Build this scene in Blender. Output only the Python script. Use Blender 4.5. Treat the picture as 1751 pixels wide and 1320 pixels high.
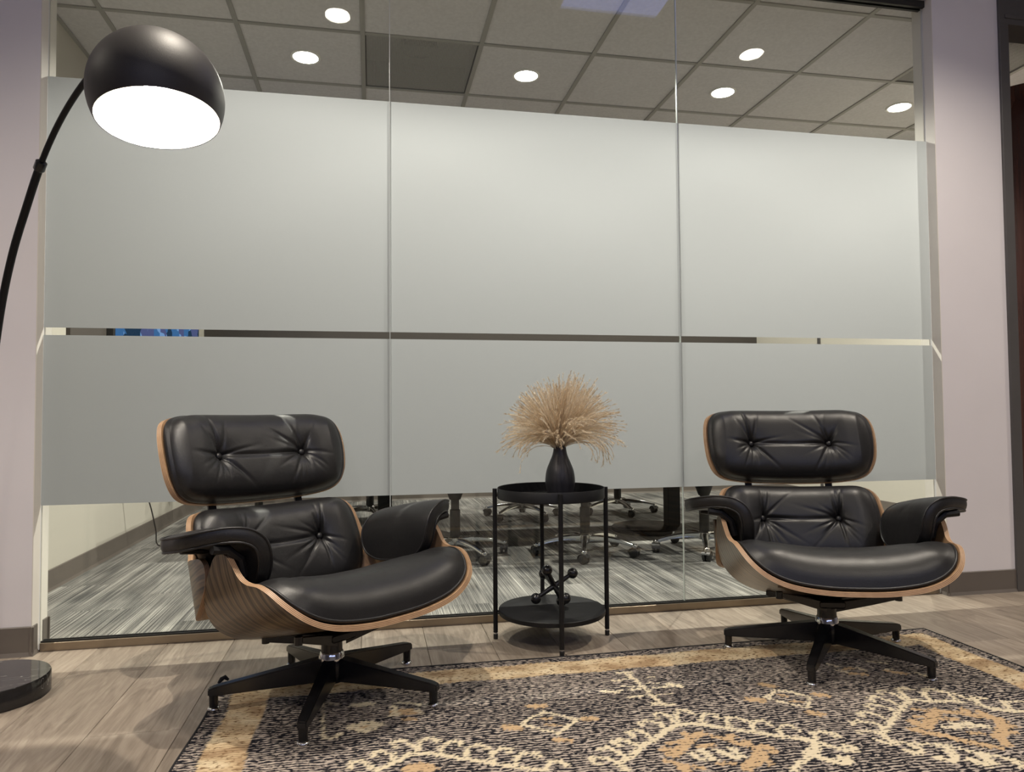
import bpy, bmesh, math, random
import numpy as np
from mathutils import Vector, Matrix

for o in list(bpy.data.objects): bpy.data.objects.remove(o)
SC = bpy.context.scene
COL = SC.collection

# ------------------------------------------------------------------ camera
cam_d = bpy.data.cameras.new('camera')
cam = bpy.data.objects.new('camera', cam_d); COL.objects.link(cam)
cam_d.sensor_fit = 'HORIZONTAL'; cam_d.sensor_width = 36.0
cam_d.lens = 1230.36 / 1751 * 36.0
cam_d.clip_start = 0.05
yaw, pitch, roll = 0.1940, 0.0368, -0.0077
fwd = Vector((math.sin(yaw)*math.cos(pitch), math.cos(yaw)*math.cos(pitch), math.sin(pitch)))
rgt = Vector((math.cos(yaw), -math.sin(yaw), 0)); upv = rgt.cross(fwd)
r2 = rgt*math.cos(roll) + upv*math.sin(roll); u2 = -rgt*math.sin(roll) + upv*math.cos(roll)
M = Matrix((( r2.x, u2.x, -fwd.x, 1.1558), (r2.y, u2.y, -fwd.y, -2.8580), (r2.z, u2.z, -fwd.z, 0.8285), (0, 0, 0, 1)))
cam.matrix_world = M
SC.camera = cam

# ------------------------------------------------------------------ world, exposure
w = bpy.data.worlds.new('world'); SC.world = w; w.use_nodes = True
w.node_tree.nodes['Background'].inputs[0].default_value = (0.30, 0.34, 0.5, 1)
w.node_tree.nodes['Background'].inputs[1].default_value = 0.15
SC.view_settings.view_transform = 'Standard'; SC.view_settings.look = 'None'
SC.view_settings.gamma = 1.0; SC.view_settings.use_curve_mapping = False
SC.view_settings.exposure = 0.0
CONF_LAMP = 160.0      # watts of each recessed lamp in the meeting room
LOBBY_LAMP = 152.0      # watts of each recessed lamp in the lounge
BULB = 320.0            # arc lamp bulb
BLUE_FILL = 24.0     # added blue fill lamp behind the viewer, no known window there
ld = bpy.data.lights.new('blue_fill_light', 'AREA'); ld.shape = 'RECTANGLE'; ld.size = 5.0; ld.size_y = 0.66
ld.energy = BLUE_FILL; ld.color = (0.50, 0.58, 1.0)
lo = bpy.data.objects.new('blue_fill_light', ld); COL.objects.link(lo)
lo.location = (1.6, -5.38, 2.40); lo.rotation_euler = (math.radians(90), 0, 0)

# ------------------------------------------------------------------ helpers
def tag(o, label=None, cat=None, group=None, kind=None):
    if label: o['label'] = label
    if cat: o['category'] = cat
    if group: o['group'] = group
    if kind: o['kind'] = kind
    return o

def empty(name, loc=(0, 0, 0), rz=0.0, parent=None):
    o = bpy.data.objects.new(name, None); COL.objects.link(o)
    o.location = loc; o.rotation_euler = (0, 0, rz); o.empty_display_size = 0.05
    if parent: o.parent = parent
    return o

def add(name, me, mats=None, parent=None, smooth=None, loc=None):
    """link a mesh (Mesh or bmesh) as one object"""
    if isinstance(me, bmesh.types.BMesh):
        m = bpy.data.meshes.new(name); me.to_mesh(m); me.free(); me = m
    if mats is not None and not me.materials:
        for k in (mats if isinstance(mats, (list, tuple)) else [mats]): me.materials.append(k)
    if smooth: shade(me, smooth)
    o = bpy.data.objects.new(name, me); COL.objects.link(o)
    if parent: o.parent = parent
    if loc is not None: o.location = loc
    return o

def shade(me, ang=40):
    me.polygons.foreach_set('use_smooth', [True]*len(me.polygons))
    if ang < 180:
        bm = bmesh.new(); bm.from_mesh(me); a = math.radians(ang)
        for e in bm.edges:
            if len(e.link_faces) == 2 and e.calc_face_angle(0) > a: e.smooth = False
        bm.to_mesh(me); bm.free()

def box(bm, x0, x1, y0, y1, z0, z1, bev=0.0, mat=0, seg=1):
    r = bmesh.ops.create_cube(bm, size=1.0); vs = r['verts']
    bmesh.ops.transform(bm, matrix=Matrix.Translation(((x0+x1)/2, (y0+y1)/2, (z0+z1)/2)) @ Matrix.Diagonal((x1-x0, y1-y0, z1-z0, 1)), verts=vs)
    fs = {f for v in vs for f in v.link_faces}
    for f in fs: f.material_index = mat
    if bev > 0:
        es = list({e for v in vs for e in v.link_edges})
        bmesh.ops.bevel(bm, geom=es, offset=bev, segments=seg, affect='EDGES', profile=0.7)
    return bm

def boxobj(name, x0, x1, y0, y1, z0, z1, mat, parent=None, bev=0.0, seg=1):
    bm = bmesh.new(); box(bm, x0, x1, y0, y1, z0, z1, bev, 0, seg)
    return add(name, bm, mat, parent)

def lathe(bm, prof, n=48, mat=0, ctr=(0, 0, 0), M4=None):
    """prof: list of (r,z) ; caps when r==0"""
    rings = []
    for r, z in prof:
        if r <= 1e-6: rings.append([bm.verts.new((0, 0, z))])
        else: rings.append([bm.verts.new((r*math.cos(2*math.pi*i/n), r*math.sin(2*math.pi*i/n), z)) for i in range(n)])
    for a, b in zip(rings[:-1], rings[1:]):
        for i in range(n):
            j = (i+1) % n
            if len(a) == 1 and len(b) == 1: continue
            if len(a) == 1: f = bm.faces.new((a[0], b[i], b[j]))
            elif len(b) == 1: f = bm.faces.new((a[i], b[0], a[j]))
            else: f = bm.faces.new((a[i], b[i], b[j], a[j]))
            f.material_index = mat
    vs = [v for r in rings for v in r]
    m = Matrix.Translation(ctr)
    if M4 is not None: m = m @ M4
    bmesh.ops.transform(bm, matrix=m, verts=vs)
    bmesh.ops.recalc_face_normals(bm, faces=list({f for v in vs for f in v.link_faces}))
    return vs

def tube(bm, pts, rad, n=10, closed=False, mat=0, caps=True):
    """swept tube along pts ; rad number or list"""
    P = [Vector(p) for p in pts]; N = len(P)
    R = rad if isinstance(rad, (list, tuple)) else [rad]*N
    T = []
    for i in range(N):
        a = P[(i-1) % N] if (closed or i > 0) else P[i]
        b = P[(i+1) % N] if (closed or i < N-1) else P[i]
        t = (b-a); T.append(t.normalized() if t.length > 0 else Vector((0, 0, 1)))
    ref = Vector((0, 0, 1)) if abs(T[0].z) < 0.9 else Vector((1, 0, 0))
    u = T[0].cross(ref).normalized(); rings = []
    for i in range(N):
        u = (u - T[i]*u.dot(T[i])); u = u.normalized() if u.length > 1e-8 else T[i].orthogonal().normalized()
        v = T[i].cross(u)
        rings.append([bm.verts.new(P[i] + (u*math.cos(2*math.pi*k/n) + v*math.sin(2*math.pi*k/n))*R[i]) for k in range(n)])
    for i in range(N if closed else N-1):
        a, b = rings[i], rings[(i+1) % N]
        for k in range(n):
            f = bm.faces.new((a[k], a[(k+1) % n], b[(k+1) % n], b[k])); f.material_index = mat
    if not closed and caps:
        bm.faces.new(rings[0][::-1]).material_index = mat; bm.faces.new(rings[-1]).material_index = mat
    return bm

def ball(bm, c, r, seg=16, mat=0):
    x = bmesh.ops.create_uvsphere(bm, u_segments=seg, v_segments=seg//2+2, radius=r)
    bmesh.ops.translate(bm, verts=x['verts'], vec=c)
    for v in x['verts']:
        for f in v.link_faces: f.material_index = mat

def crom(pts, n, closed=False):
    """Catmull-Rom resample to n points, even arc length"""
    P = np.array(pts, float); N = len(P); out = []
    segs = N if closed else N-1
    for i in range(segs):
        if closed: p0, p1, p2, p3 = P[(i-1) % N], P[i], P[(i+1) % N], P[(i+2) % N]
        else: p0, p1, p2, p3 = P[max(i-1, 0)], P[i], P[i+1], P[min(i+2, N-1)]
        t = np.linspace(0, 1, 24, endpoint=False)[:, None]
        out.append(0.5*((2*p1)+(-p0+p2)*t+(2*p0-5*p1+4*p2-p3)*t*t+(-p0+3*p1-3*p2+p3)*t**3))
    out = np.vstack(out + ([P[:1]] if closed else [P[-1:]]))
    d = np.r_[0, np.cumsum(np.linalg.norm(np.diff(out, axis=0), axis=1))]
    q = np.linspace(0, d[-1], n+1 if closed else n)
    r = np.stack([np.interp(q, d, out[:, k]) for k in range(out.shape[1])], 1)
    return r[:-1] if closed else r

def mirror_outline(half, n):
    """half: control points from s=0 (front) to s=0 (rear), s>=0"""
    h = [tuple(p) for p in half]
    full = h + [(-a, b) for a, b in h[::-1] if a > 1e-6]
    return crom(full, n, closed=True)

# ------------------------------------------------------------------ node materials
class NT:
    def __init__(s, name):
        s.m = bpy.data.materials.new(name); s.m.use_nodes = True; s.t = s.m.node_tree
        s.b = s.t.nodes['Principled BSDF']; s.out = s.t.nodes['Material Output']
    def n(s, typ, **kw):
        nd = s.t.nodes.new(typ)
        for k, v in kw.items():
            if k in ('op',): nd.operation = v
            elif hasattr(nd, k) and k not in nd.inputs: setattr(nd, k, v)
        return nd
    def l(s, a, b): s.t.links.new(a, b)
    def val(s, sock, v):
        if isinstance(v, (int, float, tuple, list)):
            sock.default_value = tuple(v)+(1,) if isinstance(v, (tuple, list)) and len(v) == 3 and sock.type == 'RGBA' else v
        else: s.l(v, sock)
    def math(s, op, a, b=0.0, c=None, clamp=False):
        nd = s.t.nodes.new('ShaderNodeMath'); nd.operation = op; nd.use_clamp = clamp
        s.val(nd.inputs[0], a); s.val(nd.inputs[1], b)
        if c is not None: s.val(nd.inputs[2], c)
        return nd.outputs[0]
    def mix(s, f, a, b):
        nd = s.t.nodes.new('ShaderNodeMix'); nd.data_type = 'RGBA'
        s.val(nd.inputs[0], f); s.val(nd.inputs[6], a); s.val(nd.inputs[7], b); return nd.outputs[2]
    def coord(s, kind='Object'): return s.t.nodes.new('ShaderNodeTexCoord').outputs[kind]
    def mapping(s, vec, scale=(1, 1, 1), loc=(0, 0, 0), rot=(0, 0, 0)):
        nd = s.t.nodes.new('ShaderNodeMapping'); s.l(vec, nd.inputs[0])
        nd.inputs['Scale'].default_value = scale; nd.inputs['Rotation'].default_value = rot
        s.val(nd.inputs['Location'], loc); return nd.outputs[0]
    def noise(s, vec, scale=5, detail=4, rough=0.5, dist=0.0):
        nd = s.t.nodes.new('ShaderNodeTexNoise'); s.l(vec, nd.inputs['Vector'])
        nd.inputs['Scale'].default_value = scale; nd.inputs['Detail'].default_value = detail
        nd.inputs['Roughness'].default_value = rough; nd.inputs['Distortion'].default_value = dist
        return nd.outputs[0]
    def ramp(s, f, stops, interp='LINEAR'):
        nd = s.t.nodes.new('ShaderNodeValToRGB'); s.l(f, nd.inputs[0]); cr = nd.color_ramp; cr.interpolation = interp
        while len(cr.elements) < len(stops): cr.elements.new(0.5)
        for e, (p, c) in zip(cr.elements, stops): e.position = p; e.color = tuple(c)+(1,) if len(c) == 3 else c
        return nd.outputs[0]
    def bump(s, h, strength=0.2, dist=0.01):
        nd = s.t.nodes.new('ShaderNodeBump'); s.val(nd.inputs['Height'], h)
        nd.inputs['Strength'].default_value = strength; nd.inputs['Distance'].default_value = dist
        s.l(nd.outputs[0], s.b.inputs['Normal']); return nd
    def set(s, **kw):
        names = dict(color='Base Color', rough='Roughness', metal='Metallic', spec='Specular IOR Level', coat='Coat Weight', coatr='Coat Roughness', sheen='Sheen Weight', emit='Emission Color', es='Emission Strength', trans='Transmission Weight', sss='Subsurface Weight', alpha='Alpha')
        for k, v in kw.items(): s.val(s.b.inputs[names[k]], v)
        return s

def simple(name, color, rough=0.5, metal=0.0, nscale=0, namt=0.0, bscale=0, bstr=0.0, **kw):
    t = NT(name); t.set(rough=rough, metal=metal, **kw)
    if nscale:
        c = t.coord(); f = t.noise(c, nscale, 3)
        d = tuple(max(0, x*(1-namt)) for x in color); l = tuple(x*(1+namt) for x in color)
        t.l(t.ramp(f, [(0.3, d), (0.7, l)]), t.b.inputs['Base Color'])
    else: t.set(color=color)
    if bscale: t.bump(t.noise(t.coord(), bscale, 2), bstr, 0.002)
    return t.m

M_wall = simple('wall_paint', (0.77, 0.735, 0.755), 0.75, nscale=3, namt=0.015, bscale=260, bstr=0.05)
M_jamb = simple('jamb_paint', (0.72, 0.68, 0.62), 0.7, bscale=260, bstr=0.05)
M_conf = simple('meeting_room_paint', (0.56, 0.53, 0.46), 0.8, bscale=200, bstr=0.05)
M_accent = simple('dark_accent_paint', (0.075, 0.064, 0.056), 0.8, nscale=4, namt=0.05)
M_ceil = simple('ceiling_paint', (0.42, 0.42, 0.45), 0.9)
M_wall2 = simple('grey_wall_paint', (0.24, 0.24, 0.27), 0.8)
M_base = simple('vinyl_baseboard', (0.145, 0.125, 0.108), 0.45, nscale=8, namt=0.05)
M_chan = simple('bronze_channel', (0.33, 0.27, 0.20), 0.34, metal=0.75, nscale=20, namt=0.05)
M_gask = simple('black_gasket', (0.012, 0.012, 0.012), 0.5)
M_seal = simple('silicone_seal', (0.62, 0.66, 0.64), 0.3)
M_frame = simple('door_frame_metal', (0.085, 0.080, 0.078), 0.42, nscale=5, namt=0.06)
M_tilec = simple('ceiling_tile_fibre', (0.68, 0.665, 0.665), 0.95, nscale=60, namt=0.06, bscale=300, bstr=0.15)
M_grid = simple('ceiling_grid_metal', (0.38, 0.37, 0.34), 0.5)
M_black = simple('black_powder_metal', (0.008, 0.008, 0.009), 0.5, bscale=500, bstr=0.05, spec=0.3)
M_gloss = simple('black_gloss_metal', (0.010, 0.010, 0.011), 0.24, nscale=30, namt=0.2)
M_chrome = simple('chrome', (0.72, 0.72, 0.72), 0.12, metal=1.0)
M_alu = simple('polished_aluminium', (0.62, 0.62, 0.61), 0.17, metal=1.0)
M_plast = simple('black_plastic', (0.018, 0.018, 0.018), 0.45)
M_wheel = simple('caster_plastic', (0.03, 0.03, 0.03), 0.35)
M_mesh = simple('black_chair_fabric', (0.02, 0.02, 0.021), 0.85, nscale=80, namt=0.2)
M_shade = simple('lamp_shade_black', (0.030, 0.027, 0.026), 0.52, bscale=700, bstr=0.12)
M_white = simple('lamp_inner_white', (0.85, 0.83, 0.78), 0.6)
M_vase = simple('matte_black_ceramic', (0.020, 0.019, 0.023), 0.46, nscale=12, namt=0.15)
M_bind = simple('rug_binding', (0.012, 0.012, 0.014), 0.9, bscale=200, bstr=0.4)
M_table = simple('dark_table_wood', (0.05, 0.03, 0.02), 0.35, nscale=6, namt=0.2)
M_cord = simple('black_cable', (0.012, 0.012, 0.012), 0.5)

def emis(name, col, s):
    t = NT(name); e = t.t.nodes.new('ShaderNodeEmission'); e.inputs[0].default_value = tuple(col)+(1,); e.inputs[1].default_value = s
    t.l(e.outputs[0], t.out.inputs[0]); return t.m
M_lampC = emis('meeting_lamp_lens', (1.0, 0.95, 0.87), 45.0)
M_lampF = emis('lounge_lamp_lens', (1.0, 0.92, 0.80), 45.0)
M_bulb = emis('bulb_glass', (1.0, 0.92, 0.82), BULB)
M_blue = emis('cool_panel_lens', (0.34, 0.42, 1.0), 2.6)

def m_leather():
    t = NT('black_leather'); c = t.coord()
    v = t.t.nodes.new('ShaderNodeTexVoronoi'); t.l(c, v.inputs['Vector']); v.inputs['Scale'].default_value = 420
    n1 = t.noise(c, 34, 4, 0.6); n2 = t.noise(c, 7, 3)
    t.l(t.ramp(n2, [(0.3, (0.0085, 0.008, 0.0085)), (0.75, (0.0125, 0.0118, 0.012))]), t.b.inputs['Base Color'])
    t.l(t.math('MULTIPLY_ADD', n1, 0.16, 0.33), t.b.inputs['Roughness'])
    h = t.math('ADD', t.math('MULTIPLY', v.outputs['Distance'], 0.35), t.math('MULTIPLY', n1, 0.9))
    t.bump(h, 0.22, 0.0016); t.set(spec=0.5, sheen=0.02)
    return t.m
M_leather = m_leather()

def m_veneer():
    t = NT('walnut_veneer'); uv = t.coord('UV')
    p = t.mapping(uv, (2.0, 95, 1)); n1 = t.noise(p, 1.0, 4, 0.6, 0.25)
    sx = t.t.nodes.new('ShaderNodeSeparateXYZ'); t.l(uv, sx.inputs[0])
    slow = t.noise(t.mapping(uv, (2.2, 3.2, 1)), 1.6, 2, 0.5, 0.4)
    ph = t.math('ADD', t.math('MULTIPLY', sx.outputs[1], 520.0), t.math('MULTIPLY', slow, 30.0))
    wv = t.math('SINE', ph); wv2 = t.math('SINE', t.math('MULTIPLY_ADD', ph, 0.37, 1.3))
    g = t.math('ADD', t.math('MULTIPLY', wv, 0.085), t.math('ADD', t.math('MULTIPLY', wv2, 0.15), t.math('MULTIPLY_ADD', slow, 0.35, t.math('SUBTRACT', n1, 0.175))))
    col = t.ramp(g, [(0.24, (0.020, 0.012, 0.007)), (0.38, (0.075, 0.046, 0.023)), (0.52, (0.160, 0.104, 0.053)), (0.72, (0.225, 0.152, 0.080)), (0.98, (0.29, 0.205, 0.115))])
    fine = t.noise(t.mapping(uv, (30, 700, 1)), 1, 2)
    t.l(t.mix(t.math('MULTIPLY', fine, 0.22), col, (0.06, 0.035, 0.02)), t.b.inputs['Base Color'])
    t.set(rough=0.33, coat=0.25, coatr=0.2); t.bump(fine, 0.05, 0.001); return t.m
M_veneer = m_veneer()

def m_ply():
    t = NT('plywood_edge'); uv = t.coord('UV'); sx = t.t.nodes.new('ShaderNodeSeparateXYZ'); t.l(uv, sx.inputs[0])
    wv = t.math('SINE', t.math('MULTIPLY', sx.outputs[0], 2*math.pi*3.5))
    n = t.noise(t.coord(), 40, 3)
    f = t.math('MULTIPLY_ADD', wv, 0.38, t.math('MULTIPLY_ADD', n, 0.4, 0.3))
    t.l(t.ramp(f, [(0.1, (0.21, 0.115, 0.06)), (0.6, (0.48, 0.30, 0.17)), (0.95, (0.60, 0.41, 0.25))]), t.b.inputs['Base Color'])
    t.set(rough=0.45); return t.m
M_ply = m_ply()
M_plyin = simple('plywood_face', (0.40, 0.245, 0.135), 0.45, nscale=40, namt=0.15)

def m_planks():
    t = NT('floor_plank_wood'); oi = t.t.nodes.new('ShaderNodeObjectInfo'); rnd = oi.outputs['Random']
    geo = t.t.nodes.new('ShaderNodeNewGeometry').outputs['Position']
    cx = t.t.nodes.new('ShaderNodeCombineXYZ'); t.l(t.math('MULTIPLY', rnd, 37.0), cx.inputs[0]); t.l(t.math('MULTIPLY', rnd, 91.0), cx.inputs[1])
    va = t.t.nodes.new('ShaderNodeVectorMath'); t.l(geo, va.inputs[0]); t.l(cx.outputs[0], va.inputs[1]); v = va.outputs[0]
    big = t.noise(t.mapping(v, (5.0, 0.9, 1)), 1.6, 4, 0.55, 1.4)
    fine = t.noise(t.mapping(v, (95, 5.5, 1)), 1.0, 3, 0.65, 0.3)
    ring = t.math('SINE', t.math('MULTIPLY', big, 42.0))
    g = t.math('ADD', t.math('MULTIPLY', big, 0.55), t.math('ADD', t.math('MULTIPLY', fine, 0.48), t.math('MULTIPLY', ring, 0.055)))
    col = t.ramp(g, [(0.22, (0.135, 0.107, 0.082)), (0.5, (0.285, 0.235, 0.186)), (0.8, (0.44, 0.375, 0.305))])
    tone = t.math('MULTIPLY_ADD', rnd, 0.34, 0.83)
    mx = t.t.nodes.new('ShaderNodeVectorMath'); mx.operation = 'SCALE'; t.l(col, mx.inputs[0]); t.l(tone, mx.inputs['Scale'])
    t.l(mx.outputs[0], t.b.inputs['Base Color']); t.set(rough=0.46, spec=0.35); t.bump(fine, 0.10, 0.001); return t.m
M_plank = m_planks()

def m_carpet():
    t = NT('striped_carpet'); oi = t.t.nodes.new('ShaderNodeObjectInfo'); rnd = oi.outputs['Random']
    geo = t.t.nodes.new('ShaderNodeNewGeometry').outputs['Position']
    cx = t.t.nodes.new('ShaderNodeCombineXYZ'); t.l(t.math('MULTIPLY', rnd, 53.0), cx.inputs[0]); t.l(t.math('MULTIPLY', rnd, 17.0), cx.inputs[1])
    va = t.t.nodes.new('ShaderNodeVectorMath'); t.l(geo, va.inputs[0]); t.l(cx.outputs[0], va.inputs[1]); v = va.outputs[0]
    st = t.noise(t.mapping(v, (230, 0.8, 1)), 1.0, 3, 0.75); pat = t.noise(t.mapping(v, (9, 2.2, 1)), 1.0, 2)
    pile = t.noise(geo, 260, 2)
    g = t.math('ADD', t.math('MULTIPLY', st, 0.85), t.math('ADD', t.math('MULTIPLY', pat, 0.30), t.math('MULTIPLY_ADD', pile, 0.16, -0.16)))
    col = t.ramp(g, [(0.40, (0.07, 0.07, 0.07)), (0.50, (0.19, 0.185, 0.175)), (0.58, (0.33, 0.32, 0.295)), (0.70, (0.62, 0.605, 0.56))])
    tone = t.math('MULTIPLY_ADD', rnd, 0.4, 0.78)
    mx = t.t.nodes.new('ShaderNodeVectorMath'); mx.operation = 'SCALE'; t.l(col, mx.inputs[0]); t.l(tone, mx.inputs['Scale'])
    t.l(mx.outputs[0], t.b.inputs['Base Color']); t.set(rough=0.95, spec=0.1); t.bump(pile, 0.5, 0.004); return t.m
M_carpet = m_carpet()

def m_glass():
    t = NT('clear_glass'); lw = t.t.nodes.new('ShaderNodeLayerWeight'); fc = lw.outputs['Facing']; lw.inputs[0].default_value = 0.5
    f = t.math('MULTIPLY_ADD', t.math('POWER', fc, 5.0), 0.96, 0.04)
    tr = t.t.nodes.new('ShaderNodeBsdfTransparent'); tr.inputs[0].default_value = (0.955, 0.975, 0.96, 1)
    gl = t.t.nodes.new('ShaderNodeBsdfGlossy'); gl.inputs['Roughness'].default_value = 0.0
    mx = t.t.nodes.new('ShaderNodeMixShader'); t.l(f, mx.inputs[0]); t.l(tr.outputs[0], mx.inputs[1]); t.l(gl.outputs[0], mx.inputs[2])
    t.l(mx.outputs[0], t.out.inputs[0]); return t.m
M_glass = m_glass()

def m_film():
    t = NT('frosted_film'); n = t.noise(t.coord(), 900, 1)
    c = t.ramp(n, [(0.2, (0.348, 0.356, 0.370)), (0.8, (0.37, 0.378, 0.392))])
    tl = t.t.nodes.new('ShaderNodeBsdfTranslucent'); df = t.t.nodes.new('ShaderNodeBsdfDiffuse')
    t.l(c, tl.inputs[0]); t.l(c, df.inputs[0])
    mx = t.t.nodes.new('ShaderNodeMixShader'); mx.inputs[0].default_value = 0.20
    t.l(tl.outputs[0], mx.inputs[1]); t.l(df.outputs[0], mx.inputs[2]); t.l(mx.outputs[0], t.out.inputs[0]); return t.m
M_film = m_film()

def m_perf():
    t = NT('perforated_metal'); c = t.coord(); v = t.t.nodes.new('ShaderNodeTexVoronoi'); v.inputs['Scale'].default_value = 150; v.inputs['Randomness'].default_value = 0.0
    t.l(c, v.inputs['Vector']); hole = t.math('LESS_THAN', v.outputs['Distance'], 0.33)
    tr = t.t.nodes.new('ShaderNodeBsdfTransparent'); mx = t.t.nodes.new('ShaderNodeMixShader')
    t.set(color=(0.44, 0.43, 0.41), rough=0.6); t.l(hole, mx.inputs[0]); t.l(t.b.outputs[0], mx.inputs[1]); t.l(tr.outputs[0], mx.inputs[2])
    t.l(mx.outputs[0], t.out.inputs[0]); return t.m
M_perf = m_perf()

def m_marble():
    t = NT('black_marble'); c = t.coord(); d = t.noise(c, 5, 4, 0.6)
    v = t.noise(t.mapping(c, (3, 9, 3), rot=(0, 0, 0.6)), 1.3, 3, 0.4, 1.5)
    ln = t.math('LESS_THAN', t.math('ABSOLUTE', t.math('SUBTRACT', v, 0.56)), 0.0022)
    base = t.ramp(d, [(0.3, (0.012, 0.011, 0.011)), (0.75, (0.024, 0.022, 0.021))])
    t.l(t.mix(ln, base, (0.30, 0.29, 0.27)), t.b.inputs['Base Color']); t.set(rough=0.06, spec=0.5); return t.m
M_marble = m_marble()

def m_redwood():
    t = NT('red_mahogany'); c = t.coord(); f = t.noise(t.mapping(c, (30, 30, 1.4)), 1, 4, 0.6, 0.4)
    t.l(t.ramp(f, [(0.3, (0.020, 0.006, 0.004)), (0.7, (0.060, 0.018, 0.010))]), t.b.inputs['Base Color']); t.set(rough=0.25, coat=0.4, coatr=0.15); return t.m
M_redwood = m_redwood()

def m_plume():
    t = NT('dried_grass'); oi = t.t.nodes.new('ShaderNodeObjectInfo')
    n = t.noise(t.coord(), 14, 2); f = t.math('MULTIPLY_ADD', oi.outputs['Random'], 0.5, t.math('MULTIPLY', n, 0.5))
    col = t.ramp(f, [(0.15, (0.62, 0.49, 0.34)), (0.5, (0.82, 0.71, 0.54)), (0.85, (0.93, 0.86, 0.74))])
    tl = t.t.nodes.new('ShaderNodeBsdfTranslucent'); df = t.t.nodes.new('ShaderNodeBsdfDiffuse'); t.l(col, tl.inputs[0]); t.l(col, df.inputs[0])
    mx = t.t.nodes.new('ShaderNodeMixShader'); mx.inputs[0].default_value = 0.5; t.l(tl.outputs[0], mx.inputs[1]); t.l(df.outputs[0], mx.inputs[2])
    t.l(mx.outputs[0], t.out.inputs[0]); return t.m
M_plume = m_plume()

def m_rug():
    t = NT('woven_rug'); c = t.coord(); at = t.t.nodes.new('ShaderNodeAttribute'); at.attribute_name = 'motif'
    sp = t.t.nodes.new('ShaderNodeSeparateColor'); t.l(at.outputs['Color'], sp.inputs[0]); cr, og, bd = sp.outputs[0], sp.outputs[1], sp.outputs[2]
    wob = t.noise(t.mapping(c, (7, 7, 1)), 1, 2)
    sx = t.t.nodes.new('ShaderNodeSeparateXYZ'); t.l(c, sx.inputs[0])
    yy = t.math('ADD', sx.outputs[1], t.math('MULTIPLY', wob, 0.03))
    cv = t.t.nodes.new('ShaderNodeCombineXYZ'); t.l(sx.outputs[0], cv.inputs[0]); t.l(yy, cv.inputs[1])
    fl = t.noise(t.mapping(cv.outputs[0], (64, 128, 1)), 1, 3, 0.5, 0.5)
    row = t.math('SINE', t.math('MULTIPLY', yy, 2*math.pi*84))
    zone = t.noise(t.mapping(c, (2.2, 5, 1)), 1, 3)
    f = t.math('ADD', fl, t.math('ADD', t.math('MULTIPLY', row, 0.09), t.math('MULTIPLY_ADD', zone, 0.16, -0.08)))
    ground = t.ramp(f, [(0.41, (0.014, 0.014, 0.019)), (0.485, (0.036, 0.034, 0.037)), (0.527, (0.27, 0.23, 0.20)), (0.65, (0.49, 0.42, 0.36))])
    fleck = t.ramp(f, [(0.30, (0, 0, 0)), (0.38, (1, 1, 1))])
    patch = t.noise(t.mapping(c, (9, 14, 1)), 1, 3)
    tan = t.ramp(patch, [(0.35, (0.40, 0.275, 0.16)), (0.5, (0.62, 0.47, 0.29)), (0.65, (0.74, 0.61, 0.41))])
    tan = t.mix(t.ramp(fl, [(0.36, (1, 1, 1)), (0.46, (0, 0, 0))]), tan, (0.20, 0.12, 0.06))
    col = t.mix(bd, ground, tan)
    dark = (0.03, 0.027, 0.025)
    col = t.mix(og, col, t.mix(fleck, dark, (0.57, 0.40, 0.235)))
    col = t.mix(cr, col, t.mix(fleck, dark, (0.74, 0.64, 0.46)))
    t.l(col, t.b.inputs['Base Color']); t.set(rough=0.95, spec=0.1)
    t.bump(t.math('ADD', fl, t.math('MULTIPLY', row, 0.35)), 0.55, 0.006); return t.m
M_rug = m_rug()

def m_screen():
    t = NT('screen_picture'); c = t.coord(); v = t.t.nodes.new('ShaderNodeTexVoronoi'); v.distance = 'CHEBYCHEV'; v.inputs['Scale'].default_value = 7
    t.l(t.mapping(c, (1, 1.0, 1.6)), v.inputs['Vector']); sp = t.t.nodes.new('ShaderNodeSeparateColor'); t.l(v.outputs['Color'], sp.inputs[0])
    col = t.ramp(sp.outputs[0], [(0.0, (0.02, 0.05, 0.10)), (0.3, (0.06, 0.18, 0.42)), (0.55, (0.10, 0.12, 0.28)), (0.8, (0.22, 0.40, 0.75)), (1.0, (0.40, 0.48, 0.62))], 'CONSTANT')
    e = t.t.nodes.new('ShaderNodeEmission'); t.l(col, e.inputs[0]); e.inputs[1].default_value = 0.8; t.l(e.outputs[0], t.out.inputs[0]); return t.m
M_screen = m_screen()

# ================================================================== the setting
def struct(o): o['kind'] = 'structure'; return o
GW = 3.6788                      # glass wall width
LX0, LX1, LY0, LZ1 = -2.6, 6.2, -5.4, 3.0      # lounge
CX0, CX1, CY1, CZ1 = -0.34, 5.18, 4.12, 2.7546 # meeting room
T = 0.06                         # half thickness of the partition

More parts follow.
